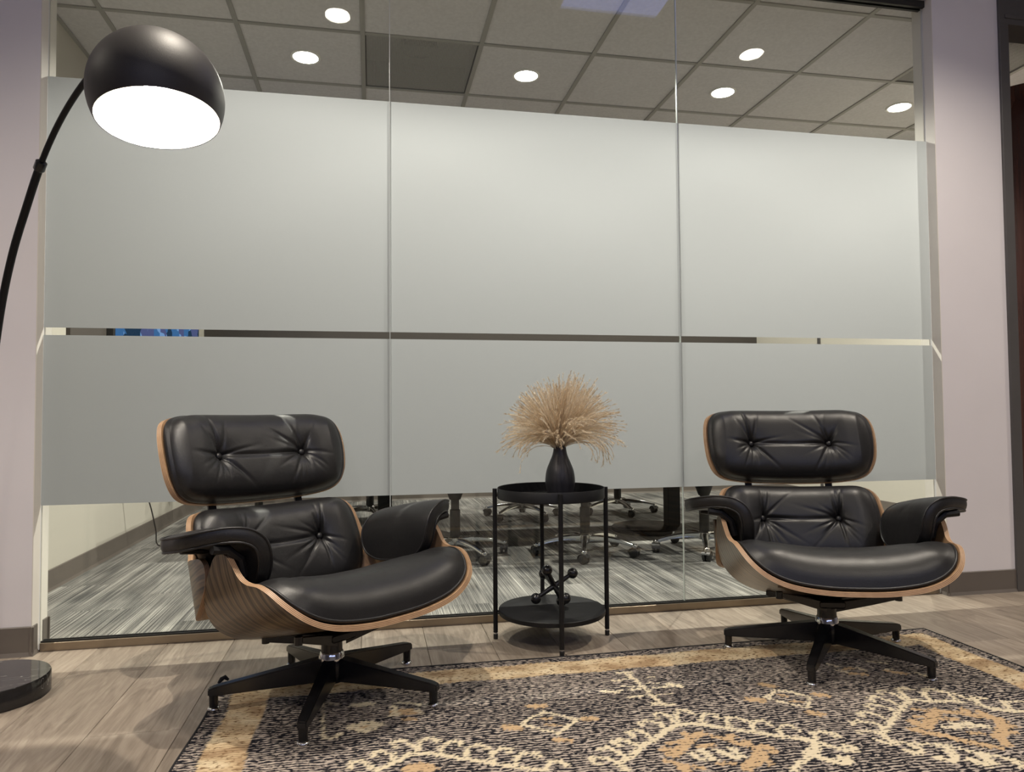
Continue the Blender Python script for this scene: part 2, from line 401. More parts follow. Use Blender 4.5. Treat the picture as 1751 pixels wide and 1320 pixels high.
# ---- lounge floor: planks along y, each its own piece
fl_root = struct(empty('floor'))
bm = bmesh.new(); box(bm, LX0, LX1, LY0, -0.022, -0.05, -0.006); add('subfloor', bm, simple('plank_joint', (0.05, 0.04, 0.03), 0.8), fl_root)
PW = 0.2295; PL = 1.22
plank_me = {}
def plank_mesh(L):
    k = round(L, 3)
    if k not in plank_me:
        b = bmesh.new(); box(b, -PW/2+0.0006, PW/2-0.0006, 0.0006, L-0.0006, -0.006, 0.0, 0.0012)
        m = bpy.data.meshes.new('plank'); b.to_mesh(m); b.free(); m.materials.append(M_plank); plank_me[k] = m
    return plank_me[k]
rng = random.Random(4)
for i in range(-14, 25):
    xc = 0.663 + PW*(i+0.5)
    if xc < LX0 or xc > LX1: continue
    off = [0.0, 0.62, 0.27, 0.95, 0.45][i % 5]
    y = -0.022 + 0.0
    first = True
    while y > LY0:
        L = (PL - off if off > 0 else PL) if first else PL
        if y - L < -3.2: L = min(L, y-LY0) if y - L < LY0 else L
        if y < -3.3: L = y - LY0
        first = False
        add('plank', plank_mesh(L), None, fl_root, loc=(xc, y-L, 0)); y -= L

# ---- meeting room floor: carpet tiles laid as planks along y
cf = struct(empty('floor_meeting_room'))
bm = bmesh.new(); box(bm, CX0, CX1, 0.022, CY1, -0.05, -0.007); add('subfloor', bm, simple('slab', (0.1, 0.1, 0.1), 0.9), cf)
cm = {}
def carpet_mesh(wx, ly):
    k = (round(wx, 3), round(ly, 3))
    if k not in cm:
        b = bmesh.new(); box(b, 0, wx, 0, ly, -0.007, 0.0)
        m = bpy.data.meshes.new('carpet_tile'); b.to_mesh(m); b.free(); m.materials.append(M_carpet); cm[k] = m
    return cm[k]
i = 0; x = CX0
while x < CX1-0.01:
    wx = min(0.25, CX1-x); y = 0.022; L = [1.0, 0.5, 0.75, 0.25][i % 4]
    while y < CY1-0.005:
        L = min(L, CY1-y); add('carpet_tile', carpet_mesh(wx, L), None, cf, loc=(x, y, 0)); y += L; L = 1.0
    x += wx; i += 1

# ---- partition walls either side of the glass, header over it
def wallbox(name, *a, mat=M_wall, parent=None):
    o = boxobj(name, *a, mat, parent)
    return struct(o) if parent is None else o
wallbox('wall_back_left', LX0, 0.0, -T, T, 0, LZ1)
wallbox('wall_back_right', GW, 4.03, -T, T, 0, LZ1)
wallbox('wall_back_header', 0.0, GW, -T, T, 2.722, LZ1)
wallbox('wall_back_door_head', 4.03, 5.0, -T, T, 2.83, LZ1)
wallbox('wall_back_far_right', 5.0, LX1, -T, T, 0, LZ1)
wallbox('wall_left', LX0-0.1, LX0, LY0, T, 0, LZ1, mat=M_wall2)
wallbox('wall_right', LX1, LX1+0.1, LY0, T, 0, LZ1, mat=M_wall2)
wf = struct(empty('wall_front'))
for a in ((LX0, -0.95, 0, LZ1), (4.15, LX1, 0, LZ1), (-0.95, 4.15, 0, 2.05), (-0.95, 4.15, 2.75, LZ1)):  # high gap in the unseen wall, invented for the added blue fill
    wallbox('wall_section', a[0], a[1], LY0-0.1, LY0, a[2], a[3], mat=M_wall2, parent=wf)
struct(boxobj('ceiling', LX0, LX1, LY0, -T, LZ1, LZ1+0.05, M_ceil))
# jamb linings beside the glass
for n, x0, x1 in (('trim_1', 0.0, 0.003), ('trim_2', GW-0.003, GW)):
    t_ = struct(empty(n))
    boxobj('lining', x0, x1, -T, -0.008, 0.0, 2.722, M_jamb, t_); boxobj('lining', x0, x1, 0.008, T, 0.0, 2.722, M_jamb, t_)

# ---- meeting room walls
wallbox('wall_meeting_room_left', CX0-0.1, CX0, T, CY1+0.1, 0, CZ1+0.1, mat=M_conf)
wallbox('wall_meeting_room_far', CX0, CX1, CY1, CY1+0.1, 0, CZ1+0.1, mat=M_accent)
wallbox('wall_meeting_room_right', CX1, CX1+0.1, T, CY1+0.1, 0, CZ1+0.1, mat=M_conf)
struct(boxobj('trim_3', CX1-0.012, CX1-0.0, 3.02, 3.05, 0, 2.3, M_frame))

# ---- baseboards with a small toe
def baseboard(name, segs):
    r = struct(empty(name))
    for (x0, y0, x1, y1) in segs:
        d = Vector((x1-x0, y1-y0, 0)); L = d.length; d.normalize(); nrm = Vector((d.y, -d.x, 0))   # nrm = into the room (right of travel)
        prof = [(0, 0), (0.012, 0), (0.010, 0.004), (0.0055, 0.014), (0.0055, 0.098), (0.003, 0.101), (0, 0.101)]
        b = bmesh.new(); A = []; B = []
        for q, z in prof:
            A.append(b.verts.new(Vector((x0, y0, z))+nrm*q)); B.append(b.verts.new(Vector((x1, y1, z))+nrm*q))
        n = len(prof)
        for k in range(n): b.faces.new((A[k], A[(k+1) % n], B[(k+1) % n], B[k]))
        b.faces.new(A[::-1]); b.faces.new(B); bmesh.ops.recalc_face_normals(b, faces=b.faces[:])
        add('board', b, M_base, r)
    return r
e = 0.011
baseboard('baseboard_left', [(LX0, -T, e, -T), (0.0, -T-e, 0.0, -0.022)])
baseboard('baseboard_right', [(GW-e, -T, 4.03, -T), (GW, -0.022, GW, -T-e)])
baseboard('baseboard_meeting_room_left', [(0.0, 0.022, 0.0, T+e), (e, T, CX0, T), (CX0, T, CX0, CY1)])
baseboard('baseboard_meeting_room_far', [(CX0, CY1, CX1, CY1)])
baseboard('baseboard_meeting_room_right', [(CX1, CY1, CX1, T), (GW, T+e, GW, 0.022)])

# ---- glass wall
win = struct(empty('window_1'))
xs = [0.003, 1.2301, 2.4488, GW-0.003]
for i in range(3):
    x0, x1 = xs[i]+(0.0015 if i else 0), xs[i+1]-(0.0015 if i < 2 else 0)
    b = bmesh.new(); box(b, x0, x1, -0.006, 0.006, 0.020, 2.712)
    p_ = add('glass_pane', b, M_glass, win)
    for z0, z1 in ((1.1473, 2.0651), (0.5102, 1.1201)):
        f_ = bpy.data.meshes.new('frosted_film')
        f_.from_pydata([(x0, -0.0068, z0), (x1, -0.0068, z0), (x1, -0.0068, z1), (x0, -0.0068, z1)], [], [(0, 1, 2, 3)])
        tag(add('frosted_film', f_, M_film, p_), 'frosted privacy film on the glass')
for x in xs[1:3]: boxobj('joint_seal', x-0.0013, x+0.0013, -0.0055, 0.0055, 0.034, 2.712, M_seal, win)
b = bmesh.new(); box(b, 0.012, GW-0.012, -0.022, -0.0075, 0.0, 0.029, 0.001); box(b, 0.012, GW-0.012, 0.0075, 0.022, 0.0, 0.029, 0.001)
add('floor_channel', b, M_chan, win)
b = bmesh.new(); box(b, 0.012, GW-0.012, -0.014, -0.0075, 0.029, 0.034); box(b, 0.012, GW-0.012, 0.0076, 0.014, 0.029, 0.034); add('gasket', b, M_gask, win)
b = bmesh.new(); box(b, 0.003, GW-0.003, -0.022, -0.0065, 2.69, 2.722, 0.001); box(b, 0.003, GW-0.003, 0.0065, 0.022, 2.69, 2.722, 0.001)
add('head_channel', b, M_gask, win)

# ---- meeting room ceiling: grid bars and separate tiles
ce = struct(empty('ceiling_meeting_room'))
gx0, gy0, S = 0.506, 0.8013, 0.61
gx = [CX0] + [gx0+S*i for i in range(-2, 9) if CX0+0.05 < gx0+S*i < CX1-0.05] + [CX1]
gy = [T] + [gy0+S*i for i in range(-2, 8) if T+0.05 < gy0+S*i < CY1-0.05] + [CY1]
VENTS = []
tm = {}
for i in range(len(gx)-1):
    for j in range(len(gy)-1):
        dx, dy = gx[i+1]-gx[i], gy[j+1]-gy[j]; cx_, cy_ = (gx[i]+gx[i+1])/2, (gy[j]+gy[j+1])/2
        if (abs(gx[i]-1.116) < 0.02 and abs(gy[j]-0.8013) < 0.02) or (abs(gx[i]-4.166) < 0.02 and abs(gy[j]-0.1913) < 0.02):
            VENTS.append((gx[i], gx[i+1], gy[j], gy[j+1])); continue
        k = (round(dx, 3), round(dy, 3))
        if k not in tm:
            b = bmesh.new(); box(b, -dx/2+0.005, dx/2-0.005, -dy/2+0.005, dy/2-0.005, 0.006, 0.022, 0.0015)
            m_ = bpy.data.meshes.new('ceiling_tile'); b.to_mesh(m_); b.free(); m_.materials.append(M_tilec); tm[k] = m_
        add('ceiling_tile', tm[k], None, ce, loc=(cx_, cy_, CZ1))
for x in gx[1:-1]: boxobj('grid_bar', x-0.012, x+0.012, T, CY1, CZ1-0.001, CZ1+0.0065, M_grid, ce, 0.001)
for y in gy[1:-1]: boxobj('grid_bar', CX0, CX1, y-0.012, y+0.012, CZ1, CZ1+0.0065, M_grid, ce, 0.001)
for a in ((CX0, CX0+0.02, T, CY1), (CX1-0.02, CX1, T, CY1), (CX0, CX1, T, T+0.02), (CX0, CX1, CY1-0.02, CY1)):
    boxobj('wall_angle', a[0], a[1], a[2], a[3], CZ1-0.001, CZ1+0.003, M_grid, ce)
boxobj('plenum_slab', CX0, CX1, T+0.013, CY1, CZ1+0.40, CZ1+0.45, simple('plenum_dark', (0.03, 0.03, 0.03), 0.9), ce)

def vent(lab, x0, x1, y0, y1, cat='vent'):
    r = empty('air_return_grille', ((x0+x1)/2, (y0+y1)/2, CZ1)); hx, hy = (x1-x0)/2, (y1-y0)/2
    m_ = bpy.data.meshes.new('perforated_panel'); q = 0.016
    m_.from_pydata([(-hx+q, -hy+q, 0.007), (hx-q, -hy+q, 0.007), (hx-q, hy-q, 0.007), (-hx+q, hy-q, 0.007)], [], [(0, 3, 2, 1)])
    add('perforated_panel', m_, M_perf, r)
    b = bmesh.new()
    box(b, -hx+0.004, hx-0.004, -hy+0.004, -hy+q+0.002, 0.0066, 0.012); box(b, -hx+0.004, hx-0.004, hy-q-0.002, hy-0.004, 0.0066, 0.012)
    box(b, -hx+0.004, -hx+q+0.002, -hy+q, hy-q, 0.0066, 0.012); box(b, hx-q-0.002, hx-0.004, -hy+q, hy-q, 0.0066, 0.012)
    add('grille_frame', b, M_frame, r)
    gm = simple('grille_box', (0.16, 0.155, 0.15), 0.8)
    b = bmesh.new(); w_ = hx-0.006; h_ = hy-0.006
    box(b, -w_, w_, -h_, -h_+0.004, 0.012, 0.16); box(b, -w_, w_, h_-0.004, h_, 0.012, 0.16); box(b, -w_, -w_+0.004, -h_, h_, 0.012, 0.16); box(b, w_-0.004, w_, -h_, h_, 0.012, 0.16); box(b, -w_, w_, -h_, h_, 0.16, 0.165)
    add('back_box', b, gm, r)
    b = bmesh.new(); lathe(b, [(0, 0.155), (0.10, 0.155), (0.10, 0.10), (0.094, 0.10), (0.094, 0.15), (0, 0.15)], 32); add('duct_collar', b, M_gask, r)
    b = bmesh.new(); box(b, -0.10, 0.10, -0.14, -0.03, 0.05, 0.054); add('deflector', b, simple('duct_tin', (0.10, 0.10, 0.10), 0.5), r)
    return tag(r, lab, cat)
if len(VENTS) > 0: vent('perforated return air grille with round duct in the meeting room ceiling', *VENTS[0])
if len(VENTS) > 1: vent('perforated air grille above the doorway at the right of the meeting room', *VENTS[1])

# ---- downlights
def downlight(name, lab, x, y, z, lens, group, dim=1.0):
    r = empty(name, (x, y, z))
    b = bmesh.new(); lathe(b, [(0.066, 0.0), (0.076, -0.001), (0.079, 0.002), (0.079, 0.007), (0.066, 0.007), (0.066, 0.0)], 40); add('trim_ring', b, M_white, r, 40)
    b = bmesh.new(); vs = [b.verts.new((0.066*math.cos(2*math.pi*k/40), 0.066*math.sin(2*math.pi*k/40), 0.003)) for k in range(40)]
    f = b.faces.new(vs); f.normal_update()
    if f.normal.z > 0: f.normal_flip()
    add('lens', b, lens, r)
    ld_ = bpy.data.lights.new('downlight_beam', 'SPOT'); lounge = lens is M_lampF
    ld_.energy = (LOBBY_LAMP if lounge else CONF_LAMP)*dim; ld_.color = (1.0, 0.90, 0.76) if lounge else (1.0, 0.94, 0.84)
    ld_.spot_size = math.radians(130 if lounge else 138); ld_.spot_blend = 1.0 if lounge else 0.35; ld_.shadow_soft_size = 0.014
    lo_ = bpy.data.objects.new('downlight_beam', ld_); COL.objects.link(lo_); lo_.parent = r; lo_.location = (0, 0, -0.013)
    return tag(r, lab, 'downlight', group)
names_c = ['round recessed downlight in the meeting room ceiling, nearest the floor lamp', 'round recessed downlight in the meeting room ceiling, just right of the air grille',
           'round recessed downlight in the meeting room ceiling above the right glass pane', 'round recessed downlight in the meeting room ceiling at the far right glass edge']
for i in range(4): downlight('recessed_downlight', names_c[i], 0.811+1.22*i, 1.107, CZ1, M_lampC, 'meeting room downlights')
for i in range(4): downlight('recessed_downlight', 'recessed downlight in the second row deep in the meeting room, behind the frosted film', 0.811+1.22*i, 3.547, CZ1, M_lampC, 'second row meeting room downlights', 0.4)
for (x, y, lab) in ((0.98, -1.09, 'round lounge downlight above the left chair, mirrored in the top of the left pane'), (3.43, -1.08, 'round lounge downlight above the right chair, mirrored in the top of the right pane')):
    downlight('recessed_downlight', lab, x, y, LZ1-0.0075, M_lampF, 'lounge downlights')
for (x, y) in ((-1.47, -1.09), (5.88, -1.08), (0.98, -3.53), (3.43, -3.53)):
    downlight('recessed_downlight', 'recessed lounge downlight in the ceiling outside the picture', x, y, LZ1-0.0075, M_lampF, 'lounge downlights out of view')
# small cool ceiling panel, mirrored in the glass
r = empty('ceiling_panel_light', (2.42, -0.50, LZ1))
b = bmesh.new(); box(b, -0.29, 0.29, -0.30, 0.30, -0.012, -0.0005, 0.003); add('panel_frame', b, M_white, r)
b = bmesh.new(); vs = [b.verts.new(p) for p in ((-0.27, -0.28, -0.0125), (-0.27, 0.28, -0.0125), (0.27, 0.28, -0.0125), (0.27, -0.28, -0.0125))]; b.faces.new(vs); add('panel_lens', b, M_blue, r)
tag(r, 'square cool blue ceiling panel mirrored in the top of the middle pane', 'ceiling light')

# ---- doorway at the right with its open mahogany leaf
dr = struct(empty('door_1'))
b = bmesh.new(); box(b, 4.03, 4.08, -T-0.012, T+0.012, 0, 2.623, 0.002); add('frame_jamb', b, M_frame, dr)
b = bmesh.new(); box(b, 4.95, 5.0, -T-0.012, T+0.012, 0, 2.623, 0.002); add('frame_jamb', b, M_frame, dr)
b = bmesh.new(); box(b, 4.03, 5.0, -T-0.012, T+0.012, 2.623, 2.83, 0.002); box(b, 4.06, 4.97, -T-0.018, -T-0.011, 2.650, 2.668, 0.001); add('frame_head', b, M_frame, dr)
b = bmesh.new(); box(b, 0, 0.86, -0.045, 0.0, 0.01, 2.61, 0.002); lf_ = add('door_leaf', b, M_redwood, dr); lf_.location = (4.945, 0.075, 0); lf_.rotation_euler = (0, 0, math.radians(130.5))
b = bmesh.new(); lathe(b, [(0, 0), (0.025, 0), (0.025, 0.006), (0.01, 0.008), (0.01, 0.04), (0, 0.04)], 20, M4=Matrix.Rotation(math.radians(-90), 4, 'X'), ctr=(0.80, 0.0, 1.0)); tube(b, [(0.80, 0.035, 1.0), (0.69, 0.035, 1.0)], 0.008); add('door_handle', b, M_chrome, lf_, 40)

# ================================================================== lounge chairs
KS = 0.925
class Section:
    """symmetric open curve (a,b) a>=0 half, parametrised by signed arc length"""
    def __init__(s, half):
        half = list(half); full = [(-a, b_) for a, b_ in half[:0:-1]]+half
        P = crom(full, 401)[200:]; P[0, 0] = 0.0; d = np.r_[0, np.cumsum(np.linalg.norm(np.diff(P, axis=0), axis=1))]
        s.P, s.d = P, d; s.T = np.gradient(P, d, axis=0); s.T[0] = (1, 0); s.T /= np.linalg.norm(s.T, axis=1)[:, None]
    def __call__(s, q):
        a = np.abs(q); sg = np.where(q < 0, -1.0, 1.0)
        x = np.interp(a, s.d, s.P[:, 0]); h = np.interp(a, s.d, s.P[:, 1])
        over = np.maximum(0, a-s.d[-1]); x = x+over*s.T[-1, 0]; h = h+over*s.T[-1, 1]
        tx = np.interp(a, s.d, s.T[:, 0]); th = np.interp(a, s.d, s.T[:, 1])
        return x*sg, h, -th*sg, tx          # position, inward normal (x,h)

def sheet(name, outline, ctr, surf, top, bot, nr=22, rim=3, bulge=0.0, ktop=0, kbot=0, krim=0, scale=1.0, edge_pow=2.2):
    """closed slab over an outline in (s,t): surf -> points & normals; top/bot offset functions of (rho,s,t)"""
    O = np.array(outline); N = len(O); C = np.array(ctr)
    rho = 1-(1-np.linspace(0, 1, nr+1))**edge_pow
    V = []; UV = []
    def layer(off):
        idx = []
        for r in rho:
            st = C+(O-C)*r if r > 0 else C[None, :]
            Pn, Nn = surf(st[:, 0], st[:, 1]); o = off(np.full(len(st), r), st[:, 0], st[:, 1])
            b0 = len(V); V.extend((Pn+Nn*np.asarray(o)[:, None]).tolist()); UV.extend(st.tolist()); idx.append(list(range(b0, b0+len(st))))
        return idx
    A = layer(top); B = layer(bot); F = []; MI = []; CU = []
    def fan(L, flip, mi):
        for i in range(N):
            f = [L[0][0], L[1][i], L[1][(i+1) % N]]; F.append(f[::-1] if flip else f); MI.append(mi); CU.append(None)
        for k in range(1, nr):
            for i in range(N):
                j = (i+1) % N; f = [L[k][i], L[k+1][i], L[k+1][j], L[k][j]]; F.append(f[::-1] if flip else f); MI.append(mi); CU.append(None)
    fan(A, False, ktop); fan(B, True, kbot)
    prev = A[-1]; Pt = np.array([V[i] for i in A[-1]]); Pb = np.array([V[i] for i in B[-1]])
    Cc = (Pt+Pb)/2; tang = np.roll(Cc, -1, 0)-np.roll(Cc, 1, 0); tang /= np.linalg.norm(tang, axis=1)[:, None]+1e-9
    outw = np.cross(tang, Pt-Pb); outw /= np.linalg.norm(outw, axis=1)[:, None]+1e-9
    if (outw*(Cc-Cc.mean(0))).sum() < 0: outw = -outw
    for q in range(1, rim+1):
        f_ = q/rim
        if q == rim: cur = B[-1]
        else:
            pts = Pt*(1-f_)+Pb*f_ + outw*bulge*4*f_*(1-f_); b0 = len(V); V.extend(pts.tolist()); UV.extend([[0, 0]]*N); cur = list(range(b0, b0+N))
        for i in range(N):
            j = (i+1) % N; F.append([prev[i], cur[i], cur[j], prev[j]]); MI.append(krim)
            CU.append([((q-1)/rim, i/8), (q/rim, i/8), (q/rim, (i+1)/8), ((q-1)/rim, (i+1)/8)])
        prev = cur
    me = bpy.data.meshes.new(name); me.from_pydata((np.array(V)*scale).tolist(), [], F); me.polygons.foreach_set('material_index', MI)
    uvl = me.uv_layers.new(name='UVMap'); li = 0; data = np.zeros((len(me.loops), 2))
    for f, cu in zip(F, CU):
        for k, v in enumerate(f):
            data[li] = cu[k] if cu else UV[v]; li += 1
    uvl.data.foreach_set('uv', data.ravel())
    bm = bmesh.new(); bm.from_mesh(me); bmesh.ops.recalc_face_normals(bm, faces=bm.faces[:]); bm.to_mesh(me); bm.free(); me.update()
    return me

def edge_curve(outline, surf, off, scale, n=1):
    Pn, Nn = surf(outline[:, 0], outline[:, 1]); return ((Pn+Nn*off)*scale).tolist()

def piping(bm, outline, surf, off, r): tube(bm, edge_curve(outline, surf, off, KS), r, 8, closed=True)

C15, S15 = math.cos(math.radians(15)), math.sin(math.radians(15))
sec_seat = Section([(0, 0), (0.1, 0.003), (0.2, 0.018), (0.27, 0.045), (0.32, 0.085), (0.35, 0.135), (0.365, 0.195), (0.372, 0.26), (0.375, 0.31)])
def surf_seat(s, t):
    x, h, nx, nh = sec_seat(s); curl = np.where(t > 0.27, -1.6*(t-0.27)**2, 0.0); h = h+curl
    P = np.stack([x, t*C15-h*S15, 0.225+t*S15+h*C15], 1); Nn = np.stack([nx, -nh*S15, nh*C15], 1); return P, Nn
CB, SB = math.cos(math.radians(20)), math.sin(math.radians(20))
sec_back = Section([(0, 0), (0.15, 0.010), (0.25, 0.045), (0.31, 0.09), (0.345, 0.15), (0.36, 0.22), (0.366, 0.30), (0.368, 0.36)])
sec_head = Section([(0, 0), (0.15, 0.008), (0.25, 0.028), (0.31, 0.055), (0.35, 0.085), (0.38, 0.12)])
def mk_back(sec, dn):
    def f(s, v):
        x, d, nx, nd = sec(s); d2 = d+dn
        P = np.stack([x, -0.36-v*SB+d2*CB, 0.40+v*CB+d2*SB], 1); Nn = np.stack([nx, nd*CB, nd*SB], 1); return P, Nn
    return f
surf_back = mk_back(sec_back, -0.01); _sh = mk_back(sec_head, -0.035); surf_head = lambda s, v: _sh(s, v-0.009)

def tuft(btn, depth, seed, amp=0.0085, reach=0.10):
    rg = random.Random(seed); W = []
    for (bs, bv) in btn:
        W.append([(rg.uniform(0, 2*math.pi), rg.uniform(0.10, 0.20), rg.uniform(0.5, 1.0), rg.uniform(0.5, 1.2)) for _ in range(15)])
    def f(s, v):
        o = np.zeros_like(s)
        for (bs, bv), ws in zip(btn, W):
            dx, dy = s-bs, v-bv; d = np.hypot(dx, dy); a = np.arctan2(dy, dx)
            o -= depth*np.exp(-(d/0.030)**1.1)
            for (ang, wd, am, rc) in ws:
                da = np.abs((a-ang+np.pi) % (2*np.pi)-np.pi)
                o -= amp*am*np.exp(-(da*d/(0.0052+0.012*d))**2)*np.where(da < 1.2, 1, 0)*np.exp(-(d/(reach*rc))**2)
        if len(btn) == 2:
            (a0, v0), (a1, v1) = btn; lo, hi = min(a0, a1), max(a0, a1)
            u = np.clip((s-lo)/(hi-lo), 0, 1); sag = v0-0.006*np.sin(u*np.pi)
            inside = (s > lo) & (s < hi)
            o -= np.where(inside, 0.010*np.exp(-((v-sag)/0.009)**2)*(0.35+0.65*np.abs(2*u-1)), 0)
            for sx in (a0, a1):      # vertical pulls through each button
                o -= 0.0055*np.exp(-((s-sx-0.02*np.sin((v-v0)*22))/0.008)**2)*np.exp(-(np.abs(v-v0)/0.075)**2)
        return o
    return f

def pillow(edge, T_, p=4.0, q=0.55, extra=None, base=0.012):
    def f(rho, s, t):
        o = base+edge+T_*np.power(np.clip(1-np.power(rho, p), 0, 1), q)
        if extra is not None: o = o+extra(s, t)*np.clip((1-rho**6), 0, 1)
        return o
    return f

BTN_H = [(0.172, 0.363), (-0.172, 0.363)]; BTN_B = [(0.168, 0.025), (-0.168, 0.025)]
NS = 176
out_seat = mirror_outline([(0, .352), (.17, .352), (.27, .348), (.33, .337), (.37, .312), (.40, .285), (.42, .25), (.43, .208), (.45, .176), (.49, .154), (.518, .135), (.530, .10), (.522, .06), (.49, .02), (.45, -.03), (.385, -.085), (.28, -.14), (.15, -.165), (0, -.17)], NS)
out_seatc = mirror_outline([(0, .346), (.17, .345), (.265, .341), (.325, .330), (.368, .306), (.397, .276), (.415, .240), (.417, .18), (.392, .06), (.345, -.08), (.25, -.18), (0, -.21)], NS)
out_back = mirror_outline([(0, .175), (.2, .173), (.29, .158), (.328, .12), (.342, .06), (.35, .02), (.38, -.002), (.45, -.008), (.525, -.022), (.55, -.055), (.53, -.105), (.47, -.15), (.40, -.175), (.3, -.178), (.15, -.172), (0, -.17)], NS)
NT_ = 340
out_backc = mirror_outline([(0, .169), (.2, .167), (.282, .153), (.320, .112), (.334, .03), (.334, -.06), (.30, -.13), (.2, -.155), (0, -.16)], NT_)
out_head = mirror_outline([(0, .533), (.2, .530), (.295, .517), (.345, .487), (.366, .43), (.366, .35), (.350, .28), (.31, .230), (.22, .212), (0, .208)], NS)
out_headc = mirror_outline([(0, .527), (.2, .524), (.291, .511), (.339, .482), (.359, .43), (.359, .35), (.343, .283), (.305, .236), (.217, .218), (0, .214)], NT_)
flat = lambda o: (lambda r, s, t: np.full(len(s), o))
SHELL_T = 0.015
def seat_extra(s, t):
    o = 0.014*np.exp(-((t-0.10)/0.17)**2)*(1-np.clip(np.abs(s)/0.34, 0, 1)**2) - 0.02*np.clip(-(t+0.02)/0.2, 0, 1)
    rg = random.Random(9)
    for k in range(9):
        c = rg.uniform(-0.14, 0.13); t0 = rg.uniform(0.05, 0.2); sl = rg.uniform(-0.35, 0.35)
        o = o-0.0030*rg.uniform(0.4, 1)*np.exp(-((s-c-sl*(t-t0))/0.006)**2)*np.exp(-((t-t0)/0.06)**2)
    return o
MS = {}
MS['seat_shell'] = (sheet('seat_shell', out_seat, (0, .06), surf_seat, flat(0.0), flat(-SHELL_T), 20, 2, 0, 2, 0, 1, KS), [M_veneer, M_ply, M_plyin])
MS['back_shell'] = (sheet('back_shell', out_back, (0, -.02), surf_back, flat(0.0), flat(-SHELL_T), 20, 2, 0, 2, 0, 1, KS), [M_veneer, M_ply, M_plyin])
MS['headrest_shell'] = (sheet('headrest_shell', out_head, (0, .37), surf_head, flat(0.0), flat(-SHELL_T), 16, 2, 0, 2, 0, 1, KS), [M_veneer, M_ply, M_plyin])
MS['seat_cushion'] = (sheet('seat_cushion', out_seatc, (0, .08), surf_seat, pillow(0.030, 0.100, 4.5, 0.5, seat_extra, 0.004), flat(0.004), 44, 3, 0.0, 0, 0, 0, KS), [M_leather])
MS['back_cushion'] = (sheet('back_cushion', out_backc, (0, .0), surf_back, pillow(0.024, 0.075, 5, 0.5, tuft(BTN_B, 0.028, 3), 0.003), flat(0.003), 105, 3, 0.006, 0, 0, 0, KS), [M_leather])
MS['headrest_cushion'] = (sheet('headrest_cushion', out_headc, (0, .37), surf_head, pillow(0.022, 0.075, 5, 0.5, tuft(BTN_H, 0.028, 5), 0.003), flat(0.003), 105, 3, 0.006, 0, 0, 0, KS), [M_leather])
for k in MS: shade(MS[k][0], 180 if 'cushion' in k else 35); [MS[k][0].materials.append(m) for m in MS[k][1]]

# armrest pad : hooked section (x,z) swept along y
arm_path = crom([(0.296, 0.385), (0.300, 0.43), (0.304, 0.475), (0.318, 0.515), (0.350, 0.540), (0.395, 0.550), (0.440, 0.549), (0.489, 0.543)], 200)
arm_d = np.r_[0, np.cumsum(np.linalg.norm(np.diff(arm_path, axis=0), axis=1))]; arm_T = np.gradient(arm_path, arm_d, axis=0); arm_T /= np.linalg.norm(arm_T, axis=1)[:, None]
ARM_L = arm_d[-1]
def mk_arm(sgn):
    def f(s, t):
        x = np.interp(s, arm_d, arm_path[:, 0]); z = np.interp(s, arm_d, arm_path[:, 1]); tx = np.interp(s, arm_d, arm_T[:, 0]); tz = np.interp(s, arm_d, arm_T[:, 1])
        P = np.stack([sgn*x, t+0*x, z+0.17*(t-0.02)], 1); Nn = np.stack([-sgn*tz, 0*x, tx], 1); return P, Nn
    return f
A_ = ARM_L
out_arm = crom([(0.0, -.07), (0.008, -.14), (0.04, -.205), (0.10, -.232), (0.17, -.225), (0.23, -.195), (A_-.02, -.14), (A_, -.09), (A_, -.02), (A_-.015, .035), (0.24, .085), (0.18, .118), (0.11, .130), (0.05, .118), (0.012, .08), (0.0, .02)], 120, closed=True)
def arm_off(sg):
    def f(rho, s, t): return sg*(0.019+0.008*np.clip(1-rho**4, 0, 1))
    return f
for sgn, nm in ((1, 'R'), (-1, 'L')):
    sf = mk_arm(sgn); m_ = sheet('armrest', out_arm, (A_*0.5, -.04), sf, arm_off(1), arm_off(-1), 12, 4, 0.004, 0, 0, 0, KS); shade(m_, 60); m_.materials.append(M_leather); MS['arm'+nm] = (m_, None)
    b = bmesh.new(); piping(b, out_arm, sf, 0.0195, 0.0032); piping(b, out_arm, sf, -0.0195, 0.0032)
    m_ = bpy.data.meshes.new('piping'); b.to_mesh(m_); b.free(); m_.materials.append(M_leather); shade(m_, 180); MS['armpipe'+nm] = (m_, None)
    # bracket under the ledge, down to the shells
    for bi, (y0, z1) in enumerate(((-0.115, 0.497), (0.075, 0.520))):
        b = bmesh.new(); q = [(0.338*sgn, y0, 0.44), (0.350*sgn, y0, 0.49), (0.385*sgn, y0, z1), (0.43*sgn, y0, z1+0.006)]
        tube(b, [Vector(a_)*KS for a_ in q], 0.012, 8)
        m_ = bpy.data.meshes.new('arm_bracket'); b.to_mesh(m_); b.free(); m_.materials.append(M_black); MS['bracket'+nm+str(bi)] = (m_, None)
def pipes(key, out, sf, off, r=0.0036):
    b = bmesh.new(); piping(b, out, sf, off, r); m_ = bpy.data.meshes.new('piping'); b.to_mesh(m_); b.free(); m_.materials.append(M_leather); shade(m_, 180); MS[key] = (m_, None)
pipes('p_seat', out_seatc, surf_seat, 0.010, 0.0040); pipes('p_back', out_backc, surf_back, 0.012); pipes('p_head', out_headc, surf_head, 0.012)
# button
b = bmesh.new(); lathe(b, [(0, 0.007), (0.006, 0.0062), (0.010, 0.003), (0.0115, -0.001), (0.010, -0.004), (0, -0.004)], 20)
m_ = bpy.data.meshes.new('button'); b.to_mesh(m_); b.free(); m_.materials.append(M_leather); shade(m_, 180); MS['button'] = (m_, None)
